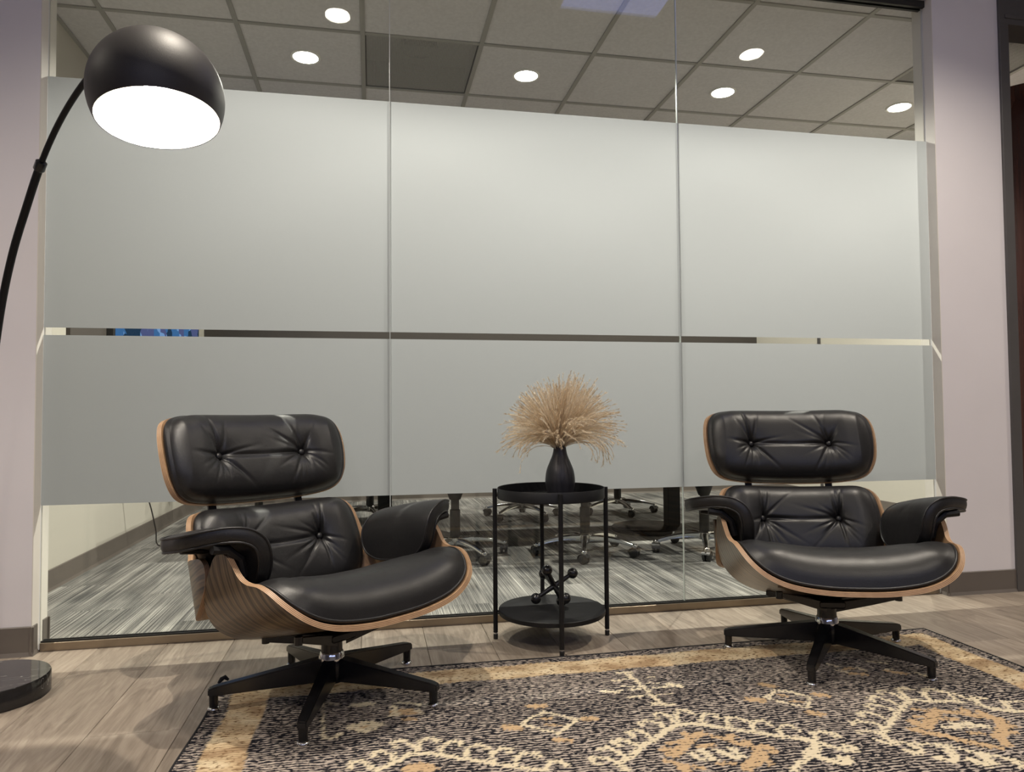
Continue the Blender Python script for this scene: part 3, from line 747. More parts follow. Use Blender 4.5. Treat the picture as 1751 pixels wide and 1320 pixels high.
# leg : tapered beam along +x with a foot post
b = bmesh.new()
def beam(bm, st):
    rings = []
    for (x, zt, zb, wt, wb) in st:
        rings.append([bm.verts.new(p) for p in ((x, -wb, zb), (x, wb, zb), (x, wt, zt), (x, -wt, zt))])
    for a, c in zip(rings[:-1], rings[1:]):
        for k in range(4): bm.faces.new((a[k], a[(k+1) % 4], c[(k+1) % 4], c[k]))
    bm.faces.new(rings[0][::-1]); bm.faces.new(rings[-1])
beam(b, [(0.012, 0.112, 0.044, 0.020, 0.020), (0.06, 0.106, 0.044, 0.0175, 0.020), (0.20, 0.084, 0.043, 0.0145, 0.018), (0.318, 0.066, 0.041, 0.0135, 0.0155), (0.337, 0.060, 0.041, 0.0115, 0.0135)])
bmesh.ops.recalc_face_normals(b, faces=b.faces[:]); bmesh.ops.bevel(b, geom=b.edges[:], offset=0.003, segments=2, affect='EDGES')
lathe(b, [(0, 0.044), (0.0125, 0.044), (0.0115, 0.007), (0, 0.007)], 20, ctr=(0.322, 0, 0))
m_ = bpy.data.meshes.new('leg'); b.to_mesh(m_); b.free(); m_.materials.append(M_gloss); shade(m_, 40); MS['leg'] = (m_, None)
b = bmesh.new(); lathe(b, [(0, 0.0095), (0.0125, 0.0095), (0.0165, 0.0065), (0.0175, 0.002), (0.016, 0.0), (0, 0.0)], 24)
m_ = bpy.data.meshes.new('glide'); b.to_mesh(m_); b.free(); m_.materials.append(M_chrome); shade(m_, 60); MS['glide'] = (m_, None)

def lounge_chair(label, loc, phi_deg, foot0_deg, on_rug):
    r = empty('lounge_chair', loc, math.radians(phi_deg-90)); tag(r, label, 'armchair', 'pair of black leather lounge chairs')
    def put(name, key, parent=r, lab=None): 
        o = add(name, MS[key][0], None, parent)
        if lab: o['label'] = lab
        return o
    rot0 = foot0_deg-(phi_deg-90)
    for k in range(5):
        a = math.radians(rot0+72*k); L = put('leg', 'leg'); L.rotation_euler = (0, 0, a)
        g = add('glide', MS['glide'][0], None, L); wa = math.radians(foot0_deg+72*k)
        wx, wy = loc[0]+0.322*math.cos(wa), loc[1]+0.322*math.sin(wa)
        g.location = (0.322, 0, 0.0 if on_rug(wx, wy) else -loc[2])
    b = bmesh.new(); lathe(b, [(0, 0.040), (0.034, 0.040), (0.040, 0.06), (0.040, 0.098), (0.036, 0.106), (0, 0.106)], 32); add('base_hub', b, M_gloss, r, 40)
    b = bmesh.new(); lathe(b, [(0, 0.104), (0.0385, 0.104), (0.0385, 0.108), (0.034, 0.124), (0.032, 0.127), (0, 0.127)], 36); add('collar', b, M_chrome, r, 40)['label'] = 'chrome collar'
    b = bmesh.new(); lathe(b, [(0, 0.126), (0.031, 0.126), (0.030, 0.172), (0.035, 0.176), (0.035, 0.186), (0, 0.186)], 32); add('column', b, M_gloss, r, 40)
    b = bmesh.new(); box(b, -0.045, 0.045, -0.055, 0.065, 0.166, 0.192, 0.006)
    for (ex, ey, ez) in ((0.185, 0.12, 0.224), (-0.185, 0.12, 0.224), (0.17, -0.075, 0.185), (-0.17, -0.075, 0.185)):
        d = Vector((ex, ey, 0)).normalized(); s_ = Vector((-d.y, d.x, 0)); p0 = Vector((ex*0.15, ey*0.25, 0.168)); p1 = Vector((ex, ey, ez))
        rr = []
        for pt, wd, hh in ((p0, 0.024, 0.030), (p0.lerp(p1, 0.6), 0.017, 0.022), (p1, 0.013, 0.013)):
            rr.append([b.verts.new(pt+s_*sx*wd+Vector((0, 0, sz*hh))) for sx, sz in ((-1, -0.5), (1, -0.5), (1, 0.5), (-1, 0.5))])
        for a, c in zip(rr[:-1], rr[1:]):
            for k in range(4): b.faces.new((a[k], a[(k+1) % 4], c[(k+1) % 4], c[k]))
        b.faces.new(rr[0][::-1]); b.faces.new(rr[-1]); lathe(b, [(0, -0.012), (0.011, -0.012), (0.011, 0.010), (0, 0.010)], 16, ctr=p1)
    bmesh.ops.recalc_face_normals(b, faces=b.faces[:]); add('seat_mount', b, M_gloss, r, 40)
    put('seat_shell', 'seat_shell', r, 'moulded walnut plywood seat shell'); put('back_shell', 'back_shell', r, 'moulded walnut plywood back shell'); put('headrest_shell', 'headrest_shell', r, 'moulded walnut plywood headrest shell')
    for cn, pk, btn, sf, key in (('seat_cushion', 'p_seat', [], surf_seat, 'seat_cushion'), ('back_cushion', 'p_back', BTN_B, surf_back, 'back_cushion'), ('headrest_cushion', 'p_head', BTN_H, surf_head, 'headrest_cushion')):
        c = put(cn, key); put('piping', pk, c)
        for (s, v) in btn:
            P, Nn = sf(np.array([s]), np.array([v])); o_ = 0.003+0.024+0.075-0.0285-0.004
            if cn == 'headrest_cushion': o_ -= 0.002
            bt = put('button', 'button', c); n_ = Vector(Nn[0]); bt.location = Vector((P[0]+Nn[0]*o_)*KS); bt.rotation_euler = n_.to_track_quat('Z', 'Y').to_euler()
    for nm in ('R', 'L'):
        a = put('armrest', 'arm'+nm); put('piping', 'armpipe'+nm, a); put('arm_bracket', 'bracket'+nm+'0'); put('arm_bracket', 'bracket'+nm+'1')
    # bars that carry the headrest
    for sx in (0.165, -0.165):
        b = bmesh.new(); pts = []
        for v, dn, sf in ((0.05, -0.026, surf_back), (0.16, -0.024, surf_back), (0.20, -0.026, surf_head), (0.25, -0.024, surf_head), (0.36, -0.024, surf_head)):
            P, Nn = sf(np.array([sx]), np.array([v])); pts.append(Vector((P[0]+Nn[0]*dn)*KS))
        rr = []
        for pt in pts: rr.append([b.verts.new(pt+Vector((dx, dy, 0))) for dx, dy in ((-0.013, -0.004), (0.013, -0.004), (0.013, 0.004), (-0.013, 0.004))])
        for a, c in zip(rr[:-1], rr[1:]):
            for k in range(4): b.faces.new((a[k], a[(k+1) % 4], c[(k+1) % 4], c[k]))
        b.faces.new(rr[0][::-1]); b.faces.new(rr[-1]); bmesh.ops.recalc_face_normals(b, faces=b.faces[:]); add('headrest_bar', b, M_black, r)
    return r
RUG_X0, RUG_X1, RUG_Y1, RUG_Y0, RUG_H = 0.705, 3.195, -0.476, -2.38, 0.005
on_rug = lambda x, y: RUG_X0-0.01 < x < RUG_X1 and RUG_Y0 < y < RUG_Y1
lounge_chair('black leather lounge chair beside the arc lamp, turned to the right', (1.043, -0.645, RUG_H), -53, -99.5, on_rug)
lounge_chair('black leather lounge chair facing forward at the right end of the rug', (2.673, -0.642, RUG_H), -107, 11.5, on_rug)

# woven motifs in floor coordinates: (1 cream / 2 tan, width, polyline)
RUG = [
(1,0.018,[(1.169,-1.132),(1.212,-1.101),(1.245,-1.069),(1.285,-1.069),(1.324,-1.091),(1.373,-1.118),(1.428,-1.151),(1.493,-1.189),(1.550,-1.213)]),
(1,0.016,[(1.161,-1.122),(1.134,-1.076),(1.111,-1.079),(1.110,-1.107)]),
(1,0.016,[(1.212,-1.101),(1.209,-1.062),(1.178,-1.033),(1.162,-1.043),(1.164,-1.061)]),
(1,0.016,[(1.266,-1.061),(1.263,-1.029),(1.232,-0.990),(1.211,-1.000),(1.215,-1.023)]),
(1,0.016,[(1.268,-1.057),(1.277,-1.009),(1.295,-0.989),(1.319,-1.004),(1.320,-1.018)]),
(1,0.014,[(1.320,-1.085),(1.328,-1.043),(1.352,-1.020),(1.376,-1.030),(1.375,-1.048)]),
(1,0.016,[(1.379,-1.119),(1.389,-1.069),(1.415,-1.052),(1.435,-1.070),(1.431,-1.083)]),
(1,0.016,[(1.434,-1.152),(1.449,-1.096),(1.472,-1.083),(1.490,-1.100),(1.486,-1.112)]),
(1,0.016,[(1.486,-1.183),(1.498,-1.132),(1.527,-1.121),(1.551,-1.135),(1.548,-1.147)]),
(1,0.016,[(1.551,-1.209),(1.571,-1.177),(1.595,-1.182),(1.606,-1.201)]),
(2,0.045,[(1.249,-1.141),(1.269,-1.137),(1.287,-1.145)]),
(1,0.014,[(1.548,-0.964),(1.572,-0.937),(1.623,-0.899),(1.661,-0.935),(1.698,-0.968),(1.642,-1.020),(1.628,-1.041),(1.596,-1.010),(1.548,-0.964)]),
(2,0.027,[(1.595,-0.853),(1.632,-0.861)]),
(2,0.027,[(1.712,-0.967),(1.744,-0.969)]),
(2,0.027,[(1.615,-1.072),(1.643,-1.080)]),
(2,0.036,[(1.506,-0.970),(1.531,-0.981)]),
(2,0.013,[(1.608,-0.942),(1.634,-0.945)]),
(2,0.013,[(1.608,-0.980),(1.641,-0.991)]),
(1,0.011,[(1.023,-0.711),(1.037,-0.929)]),
(1,0.013,[(1.038,-0.934),(1.058,-0.938),(1.074,-0.927),(1.082,-0.917)]),
(1,0.027,[(1.106,-0.884),(1.140,-0.866),(1.175,-0.884),(1.145,-0.918),(1.106,-0.884)]),
(2,0.036,[(1.126,-0.889),(1.158,-0.887)]),
(1,0.027,[(1.107,-0.736),(1.153,-0.742)]),
(2,0.020,[(1.116,-0.740),(1.144,-0.741)]),
(1,0.014,[(1.041,-0.709),(1.070,-0.727)]),
(2,0.041,[(1.226,-0.813),(1.267,-0.822)]),
(2,0.023,[(1.247,-0.862),(1.269,-0.869)]),
(1,0.018,[(1.207,-0.832),(1.225,-0.835),(1.218,-0.771)]),
(1,0.018,[(1.275,-0.766),(1.288,-0.780)]),
(1,0.018,[(1.283,-0.814),(1.289,-0.833)]),
(1,0.014,[(1.228,-0.750),(1.261,-0.757)]),
(1,0.016,[(1.943,-0.665),(1.955,-0.759),(1.956,-0.843),(1.960,-0.913)]),
(1,0.018,[(1.924,-0.661),(1.963,-0.669)]),
(1,0.020,[(1.939,-0.913),(1.985,-0.928)]),
(1,0.020,[(1.831,-0.795),(1.862,-0.807)]),
(1,0.022,[(2.042,-0.788),(2.065,-0.809)]),
(1,0.013,[(1.886,-0.721),(1.904,-0.725)]),
(1,0.009,[(1.893,-0.767),(1.950,-0.784)]),
(1,0.009,[(1.971,-0.762),(2.011,-0.771)]),
(1,0.009,[(1.977,-0.801),(2.035,-0.803)]),
(1,0.011,[(1.886,-0.853),(1.944,-0.851)]),
(1,0.009,[(1.967,-0.856),(2.016,-0.856)]),
(1,0.009,[(1.998,-0.717),(2.020,-0.716)]),
(1,0.009,[(1.867,-0.803),(1.943,-0.801)]),
(1,0.007,[(1.907,-0.715),(1.951,-0.724)]),
(1,0.014,[(2.274,-0.937),(2.325,-0.897),(2.357,-0.915),(2.392,-0.967),(2.346,-1.024),(2.310,-0.998),(2.271,-0.941)]),
(2,0.027,[(2.312,-0.847),(2.334,-0.868)]),
(2,0.036,[(2.219,-0.945),(2.244,-0.955)]),
(2,0.027,[(2.330,-1.061),(2.349,-1.074)]),
(2,0.027,[(2.424,-0.955),(2.442,-0.963)]),
(2,0.013,[(2.317,-0.931),(2.334,-0.945)]),
(2,0.013,[(2.323,-0.977),(2.350,-0.992)]),
(2,0.027,[(1.719,-0.969),(1.741,-0.969)]),
(1,0.022,[(1.732,-1.252),(1.725,-1.217),(1.764,-1.192),(1.810,-1.153),(1.855,-1.118),(1.909,-1.076),(1.946,-1.051),(1.986,-1.056),(2.016,-1.070),(2.066,-1.105),(2.115,-1.132),(2.167,-1.170),(2.210,-1.191),(2.242,-1.220)]),
(1,0.016,[(1.725,-1.217),(1.711,-1.191),(1.676,-1.177),(1.669,-1.199),(1.683,-1.215)]),
(1,0.016,[(1.752,-1.189),(1.739,-1.159),(1.727,-1.135),(1.700,-1.144)]),
(1,0.016,[(1.807,-1.152),(1.795,-1.128),(1.770,-1.100),(1.752,-1.111),(1.758,-1.135)]),
(1,0.016,[(1.849,-1.117),(1.846,-1.078),(1.825,-1.058),(1.804,-1.069),(1.808,-1.093)]),
(1,0.016,[(1.903,-1.082),(1.905,-1.034),(1.873,-1.010),(1.853,-1.019),(1.857,-1.040)]),
(1,0.016,[(1.943,-1.051),(1.949,-1.001),(1.930,-0.975),(1.910,-0.980),(1.914,-1.002)]),
(1,0.016,[(1.953,-1.044),(1.970,-0.997),(1.987,-0.969),(2.008,-0.974),(2.016,-1.000)]),
(1,0.016,[(2.018,-1.067),(2.022,-1.034),(2.045,-1.004),(2.067,-1.013),(2.073,-1.041)]),
(1,0.016,[(2.071,-1.103),(2.081,-1.064),(2.099,-1.042),(2.120,-1.047),(2.131,-1.070)]),
(1,0.016,[(2.125,-1.134),(2.133,-1.100),(2.155,-1.075),(2.179,-1.080),(2.185,-1.107)]),
(1,0.016,[(2.177,-1.172),(2.188,-1.136),(2.214,-1.113),(2.235,-1.122),(2.239,-1.154)]),
(1,0.022,[(2.242,-1.220),(2.211,-1.267),(2.159,-1.296),(2.106,-1.331)]),
(2,0.032,[(1.859,-1.178),(1.867,-1.207),(1.909,-1.174),(1.947,-1.131),(1.983,-1.115)]),
(2,0.020,[(1.886,-1.147),(1.915,-1.146)]),
(2,0.018,[(1.943,-1.099),(1.950,-1.131)]),
(2,0.020,[(2.003,-1.135),(2.032,-1.156),(2.047,-1.182),(2.069,-1.201),(2.084,-1.219)]),
(2,0.023,[(2.032,-1.156),(2.055,-1.146)]),
(2,0.023,[(2.056,-1.191),(2.075,-1.184)]),
(2,0.027,[(2.091,-1.213),(2.107,-1.216),(2.111,-1.245)]),
(2,0.036,[(2.079,-1.239),(2.049,-1.273),(2.008,-1.297)]),
(2,0.018,[(2.068,-1.264),(2.069,-1.297)]),
(2,0.018,[(1.834,-1.227),(1.857,-1.245),(1.875,-1.262),(1.906,-1.281)]),
(2,0.027,[(1.860,-1.252),(1.867,-1.281)]),
(2,0.018,[(1.947,-1.182),(1.984,-1.179)]),
(2,0.018,[(1.954,-1.272),(1.989,-1.276)]),
(1,0.018,[(1.916,-1.211),(1.920,-1.245)]),
(1,0.027,[(1.944,-1.203),(1.951,-1.245)]),
(1,0.022,[(1.982,-1.211),(1.997,-1.235),(2.006,-1.250)]),
(1,0.018,[(2.019,-1.201),(2.025,-1.254)]),
(1,0.020,[(2.223,-1.206),(2.245,-1.225),(2.263,-1.248),(2.284,-1.276),(2.305,-1.284)]),
(1,0.018,[(2.248,-1.205),(2.264,-1.176),(2.289,-1.171),(2.309,-1.182),(2.310,-1.204)]),
(1,0.018,[(2.307,-1.281),(2.316,-1.260),(2.300,-1.253)]),
(1,0.027,[(2.245,-1.225),(2.204,-1.256),(2.200,-1.287),(2.216,-1.315),(2.249,-1.328),(2.261,-1.312),(2.250,-1.304)]),
(1,0.027,[(2.204,-1.256),(2.174,-1.281)]),
(1,0.020,[(2.464,-1.186),(2.511,-1.151),(2.566,-1.107),(2.621,-1.068),(2.663,-1.042),(2.690,-1.057),(2.721,-1.068),(2.765,-1.077),(2.788,-1.087)]),
(1,0.016,[(2.464,-1.186),(2.459,-1.155),(2.418,-1.131),(2.400,-1.139),(2.398,-1.153)]),
(1,0.014,[(2.504,-1.149),(2.500,-1.113),(2.474,-1.087),(2.457,-1.091),(2.452,-1.111)]),
(1,0.014,[(2.566,-1.107),(2.556,-1.071),(2.530,-1.044),(2.508,-1.052),(2.510,-1.070)]),
(1,0.014,[(2.605,-1.073),(2.595,-1.031),(2.579,-0.996),(2.556,-1.005),(2.552,-1.031)]),
(1,0.014,[(2.640,-1.046),(2.644,-1.001),(2.628,-0.965),(2.609,-0.970),(2.609,-0.989)]),
(1,0.016,[(2.659,-1.041),(2.665,-1.006),(2.682,-0.967),(2.708,-0.963),(2.719,-0.985)]),
(1,0.018,[(2.707,-1.065),(2.720,-1.027),(2.742,-0.994),(2.776,-0.982),(2.789,-1.009)]),
(1,0.018,[(2.785,-1.081),(2.792,-1.052),(2.800,-1.021)]),
(1,0.013,[(2.813,-1.029),(2.822,-1.081)]),
(1,0.022,[(2.847,-1.063),(2.821,-1.111),(2.830,-1.143),(2.859,-1.162),(2.895,-1.177)]),
(1,0.016,[(2.850,-1.064),(2.870,-1.078)]),
(1,0.022,[(2.876,-1.161),(2.902,-1.111)]),
(1,0.014,[(2.906,-1.108),(2.953,-1.122)]),
(1,0.022,[(2.464,-1.186),(2.435,-1.209),(2.424,-1.235),(2.425,-1.270)]),
(1,0.014,[(2.429,-1.229),(2.418,-1.198),(2.383,-1.184),(2.380,-1.197)]),
(1,0.016,[(2.422,-1.273),(2.409,-1.260),(2.394,-1.243)]),
(1,0.016,[(2.434,-1.258),(2.466,-1.275),(2.505,-1.290),(2.542,-1.308),(2.568,-1.336),(2.595,-1.362),(2.625,-1.384),(2.647,-1.413)]),
(1,0.020,[(2.461,-1.284),(2.459,-1.323),(2.437,-1.321),(2.425,-1.303)]),
(1,0.027,[(2.531,-1.312),(2.515,-1.360),(2.492,-1.374),(2.475,-1.352)]),
(1,0.027,[(2.584,-1.356),(2.577,-1.398),(2.553,-1.405),(2.539,-1.377)]),
(1,0.023,[(2.632,-1.403),(2.626,-1.432)]),
(2,0.036,[(2.562,-1.170),(2.566,-1.204),(2.609,-1.172),(2.673,-1.121)]),
(2,0.018,[(2.623,-1.102),(2.643,-1.115)]),
(2,0.018,[(2.588,-1.144),(2.620,-1.151)]),
(2,0.022,[(2.640,-1.171),(2.678,-1.175)]),
(2,0.027,[(2.690,-1.133),(2.722,-1.148),(2.745,-1.170),(2.783,-1.190)]),
(2,0.023,[(2.751,-1.130),(2.748,-1.154)]),
(2,0.023,[(2.781,-1.153),(2.784,-1.182)]),
(2,0.027,[(2.527,-1.207),(2.542,-1.232),(2.574,-1.253),(2.597,-1.286),(2.620,-1.311),(2.656,-1.339)]),
(2,0.032,[(2.793,-1.204),(2.761,-1.250),(2.701,-1.295),(2.690,-1.327)]),
(2,0.018,[(2.767,-1.244),(2.795,-1.250)]),
(2,0.018,[(2.737,-1.274),(2.764,-1.280)]),
(2,0.018,[(2.649,-1.259),(2.679,-1.265)]),
(1,0.023,[(2.618,-1.216),(2.644,-1.225),(2.692,-1.205),(2.705,-1.223),(2.724,-1.238)]),
(1,0.027,[(2.658,-1.205),(2.683,-1.222)]),
(2,0.023,[(2.418,-0.947),(2.448,-0.968)]),
(2,0.027,[(2.328,-1.059),(2.353,-1.077)]),
(2,0.018,[(2.629,-0.789),(2.663,-0.785)]),
(2,0.022,[(2.631,-0.828),(2.668,-0.842)]),
(1,0.014,[(2.606,-0.790),(2.623,-0.815)]),
(1,0.014,[(2.681,-0.784),(2.690,-0.814)]),
(2,0.023,[(2.754,-0.828),(2.791,-0.863)]),
(1,0.011,[(2.758,-0.817),(2.781,-0.822)]),
(1,0.014,[(2.829,-0.861),(2.839,-0.895)]),
(1,0.013,[(2.754,-0.742),(2.797,-0.769)]),
(1,0.016,[(2.610,-0.734),(2.631,-0.761)]),
]

# ================================================================== rug
def build_rug():
    step = 0.006
    nx = int(round((RUG_X1-RUG_X0)/step)); ny = int(round((RUG_Y1-RUG_Y0)/step))
    X = np.linspace(RUG_X0, RUG_X1, nx+1); Y = np.linspace(RUG_Y0, RUG_Y1, ny+1)
    rs = np.random.RandomState(2); jit = rs.rand(ny+1, nx+1)*0.010-0.004
    D1 = np.zeros((ny+1, nx+1)); D2 = np.zeros_like(D1)
    mid = (RUG_Y0+RUG_Y1)/2
    def stroke(D, pts, wd):
        for (ax, ay), (bx, by) in zip(pts[:-1], pts[1:]):
            m = wd+0.02
            i0, i1 = np.searchsorted(X, min(ax, bx)-m), np.searchsorted(X, max(ax, bx)+m); j0, j1 = np.searchsorted(Y, min(ay, by)-m), np.searchsorted(Y, max(ay, by)+m)
            if i1 <= i0 or j1 <= j0: continue
            gx_, gy_ = np.meshgrid(X[i0:i1], Y[j0:j1]); dx, dy = bx-ax, by-ay; L = dx*dx+dy*dy+1e-12
            t = np.clip(((gx_-ax)*dx+(gy_-ay)*dy)/L, 0, 1); d = np.hypot(gx_-ax-t*dx, gy_-ay-t*dy)
            D[j0:j1, i0:i1] = np.maximum(D[j0:j1, i0:i1], (d+jit[j0:j1, i0:i1] < wd/2).astype(float))
    for c, wd, pts in RUG:
        D = D1 if c == 1 else D2
        stroke(D, pts, wd)
        if max(p[1] for p in pts) > mid+0.30: stroke(D, [(p[0], 2*mid-p[1]) for p in pts], wd)
    gx_, gy_ = np.meshgrid(X, Y); ed = np.minimum(np.minimum(gx_-RUG_X0, RUG_X1-gx_), np.minimum(gy_-RUG_Y0, RUG_Y1-gy_))
    wav = 0.004*np.sin(gx_*23)+0.004*np.sin(gy_*19)
    B = ((ed+wav+jit*0.6 > 0.048) & (ed+wav+jit*0.6 < 0.160)).astype(float); D1[ed < 0.16] = 0; D2[ed < 0.16] = 0
    # slight lie of the cloth
    hz = RUG_H + 0*gx_
    sx = 0.006*np.sin((gy_+0.2)*9)*np.clip(1-(gx_-RUG_X0)/0.2, 0, 1)
    co = np.stack([gx_+sx, gy_+0.010*(gx_-1.9)/1.3*0.6+0.004*np.sin(gx_*6)*np.clip(1-(RUG_Y1-gy_)/0.2, 0, 1), hz], -1).reshape(-1, 3)
    idx = np.arange((nx+1)*(ny+1)).reshape(ny+1, nx+1)
    F = np.stack([idx[:-1, :-1], idx[:-1, 1:], idx[1:, 1:], idx[1:, :-1]], -1).reshape(-1, 4)
    # hem down to the floor
    per = np.concatenate([idx[0, :], idx[1:, -1], idx[-1, -2::-1], idx[-2:0:-1, 0]]); n0 = len(co); low = co[per].copy(); low[:, 2] = 0.0003
    co = np.vstack([co, low]); m = len(per); k = np.arange(m); F2 = np.stack([per[k], n0+k, n0+(k+1) % m, per[(k+1) % m]], -1)
    F = np.vstack([F, F2])
    me = bpy.data.meshes.new('cloth'); me.vertices.add(len(co)); me.vertices.foreach_set('co', co.ravel()); me.loops.add(F.size); me.polygons.add(len(F))
    me.loops.foreach_set('vertex_index', F.ravel()); me.polygons.foreach_set('loop_start', np.arange(0, F.size, 4)); me.update(calc_edges=True); me.validate()
    colr = np.zeros((len(co), 4), dtype=np.float32); nn = (nx+1)*(ny+1); colr[:nn, 0] = D1.ravel(); colr[:nn, 1] = D2.ravel(); colr[:nn, 2] = B.ravel(); colr[:, 3] = 1
    at = me.attributes.new('motif', 'FLOAT_COLOR', 'POINT'); at.data.foreach_set('color', colr.ravel())
    root = empty('area_rug', (0, 0, 0)); tag(root, 'flatwoven charcoal rug with cream hooked medallions and tan border', 'rug')
    add('cloth', me, M_rug, root, 180)
    b = bmesh.new(); pc = co[per]; pts = [Vector((p[0], p[1], 0.0035)) for p in pc[::6]]; tube(b, pts, 0.0040, 6, closed=True); add('binding', b, M_bind, root, 180)
    b = bmesh.new(); tube(b, [(0.695, -0.477, 0.002), (0.703, -0.470, 0.012), (0.712, -0.466, 0.016), (0.722, -0.464, 0.006)], [0.004, 0.007, 0.007, 0.004], 8); add('turned_corner', b, M_bind, root, 180)
build_rug()

# ================================================================== side table
tx, ty = 1.810, -0.257; TR = 0.198
r = tag(empty('side_table', (tx, ty, 0)), 'round black metal tray table between the two lounge chairs', 'side table')
b = bmesh.new(); lathe(b, [(0, 0.512), (TR-0.002, 0.512), (TR, 0.514), (TR, 0.550), (TR-0.001, 0.5515), (TR-0.003, 0.550), (TR-0.003, 0.516), (0, 0.516)], 96); add('tray', b, M_black, r, 40)
b = bmesh.new(); lathe(b, [(0, 0.092), (TR-0.004, 0.092), (TR-0.002, 0.094), (TR-0.002, 0.107), (TR-0.004, 0.109), (0, 0.109)], 96); add('lower_shelf', b, M_black, r, 40)
for a in (-95.0, -4.0, 86.0, 171.0):
    a = math.radians(a); c, s = math.cos(a), math.sin(a); R_ = TR+0.0095
    b = bmesh.new(); tube(b, [(R_*c, R_*s, 0.024), (R_*c, R_*s, 0.548)], 0.0085, 16)
    for z in (0.524, 0.100): tube(b, [((TR-0.003)*c, (TR-0.003)*s, z), (R_*c, R_*s, z)], 0.0045, 8)
    L = add('leg', b, M_black, r, 40)
    b = bmesh.new(); tube(b, [(R_*c, R_*s, 0.0175), (R_*c, R_*s, 0.025)], 0.0062, 12); add('foot_screw', b, M_chrome, L, 40)
    b = bmesh.new(); lathe(b, [(0, 0), (0.0078, 0), (0.0085, 0.003), (0.0085, 0.018), (0, 0.018)], 16, ctr=(R_*c, R_*s, 0)); add('foot', b, M_plast, L, 40)

# vase
vx, vy, vz = 1.845, -0.262, 0.516
b = bmesh.new(); pr = crom([(0.038, 0.0), (0.047, 0.008), (0.0535, 0.040), (0.0550, 0.066), (0.0500, 0.098), (0.0385, 0.128), (0.0280, 0.154), (0.0232, 0.180), (0.0228, 0.206)], 40).tolist()
lathe(b, [(0, 0)]+[tuple(p) for p in pr]+[(0.0195, 0.206), (0.0185, 0.18), (0.02, 0.15), (0, 0.148)], 64)
tag(add('bottle_vase', b, M_vase, None, 60, (vx, vy, vz)), 'matte black bottle vase on the tray table', 'vase')

# dried grass: one bouquet, plume after plume
bq = tag(empty('dried_grass_bouquet', (vx, vy, vz+0.202)), 'bushy bouquet of dried beige plume grass in the black vase', 'dried grass')
rng = random.Random(11)
def plume(az, tilt, length, droop, nfil, spread):
    """stem leaving the mouth, bending over by droop, ending in a fan of filaments"""
    vs, fs = [], []
    ax = Vector((math.cos(az), math.sin(az), 0)); side = Vector((-ax.y, ax.x, 0))
    def path(L, k0, tl0, dr, sd, p0):
        pts = [p0.copy()]; p = p0.copy(); n = 11; 
        for i in range(n):
            f = (i+0.5)/n; a = tl0+dr*f**1.6
            d = ax*math.sin(a)+Vector((0, 0, math.cos(a)))+side*sd*f
            p = p+d.normalized()*(L/n); pts.append(p.copy())
        return pts
    def ribbon(pts, w0, w1, nrm):
        b0 = len(vs); n = len(pts)
        for i, p in enumerate(pts):
            t = (pts[min(i+1, n-1)]-pts[max(i-1, 0)]).normalized(); s_ = t.cross(nrm); s_ = s_.normalized() if s_.length > 1e-6 else side
            wd = w0+(w1-w0)*i/(n-1); vs.append(p+s_*wd); vs.append(p-s_*wd)
        for i in range(n-1): fs.append((b0+2*i, b0+2*i+1, b0+2*i+3, b0+2*i+2))
    base = Vector((rng.uniform(-.012, .012), rng.uniform(-.012, .012), -0.03))
    for k in range(nfil):
        f0 = Vector((rng.uniform(-1, 1), rng.uniform(-1, 1), rng.uniform(-1, 1))).normalized()
        L = length*rng.uniform(0.78, 1.05)
        pts = path(L, 0, tilt+rng.gauss(0, spread), droop*rng.uniform(0.7, 1.3), rng.gauss(0, spread*1.6), base)
        ribbon(pts, 0.0008, 0.0005, f0)
        for i in range(3, len(pts)-0):
            for q in range(10):
                f = min(i+rng.random(), len(pts)-1.001); a_, c_ = pts[int(f)], pts[min(int(f)+1, len(pts)-1)]; p = a_.lerp(c_, f-int(f)); t = (c_-a_).normalized() if (c_-a_).length > 0 else Vector((0, 0, 1))
                o_ = Vector((rng.gauss(0, 1), rng.gauss(0, 1), rng.gauss(0, 1))); o_ = (o_-t*o_.dot(t)).normalized()
                hl = rng.uniform(0.008, 0.017); tip = p+t*hl*0.9+o_*hl*0.45; s_ = t.cross(o_)*0.00075
                b0 = len(vs); vs.extend([p+s_, p-s_, tip]); fs.append((b0, b0+1, b0+2))
    me = bpy.data.meshes.new('plume'); me.from_pydata([tuple(v) for v in vs], [], fs); return me
NPL = 135
for k in range(NPL):
    az = 2*math.pi*((k*0.618034) % 1)+rng.uniform(-.2, .2); u = (k+0.5)/NPL
    tilt = math.radians(3+50*u**0.75); drop = 0.15+1.1*u*u+(0.6 if rng.random() < 0.10 and u > .45 else 0)
    ln = 0.255-0.02*u+rng.uniform(-.02, .015)
    if math.cos(az) > 0.3: ln *= 1.08
    add('plume', plume(az, tilt, ln, drop, 6, 0.11), M_plume, bq)
for (az, tilt, ln, dr) in ((math.pi*1.02, 1.0, 0.25, 1.5), (math.pi*0.94, 0.95, 0.235, 1.7), (math.pi*1.1, 0.7, 0.20, 2.2), (-0.15, 0.85, 0.25, 2.0), (0.1, 1.0, 0.24, 1.7), (-0.5, 0.8, 0.20, 2.3), (math.pi*1.15, 0.8, 0.22, 2.1)):
    add('plume', plume(az, tilt, ln, dr, 4, 0.06), M_plume, bq)

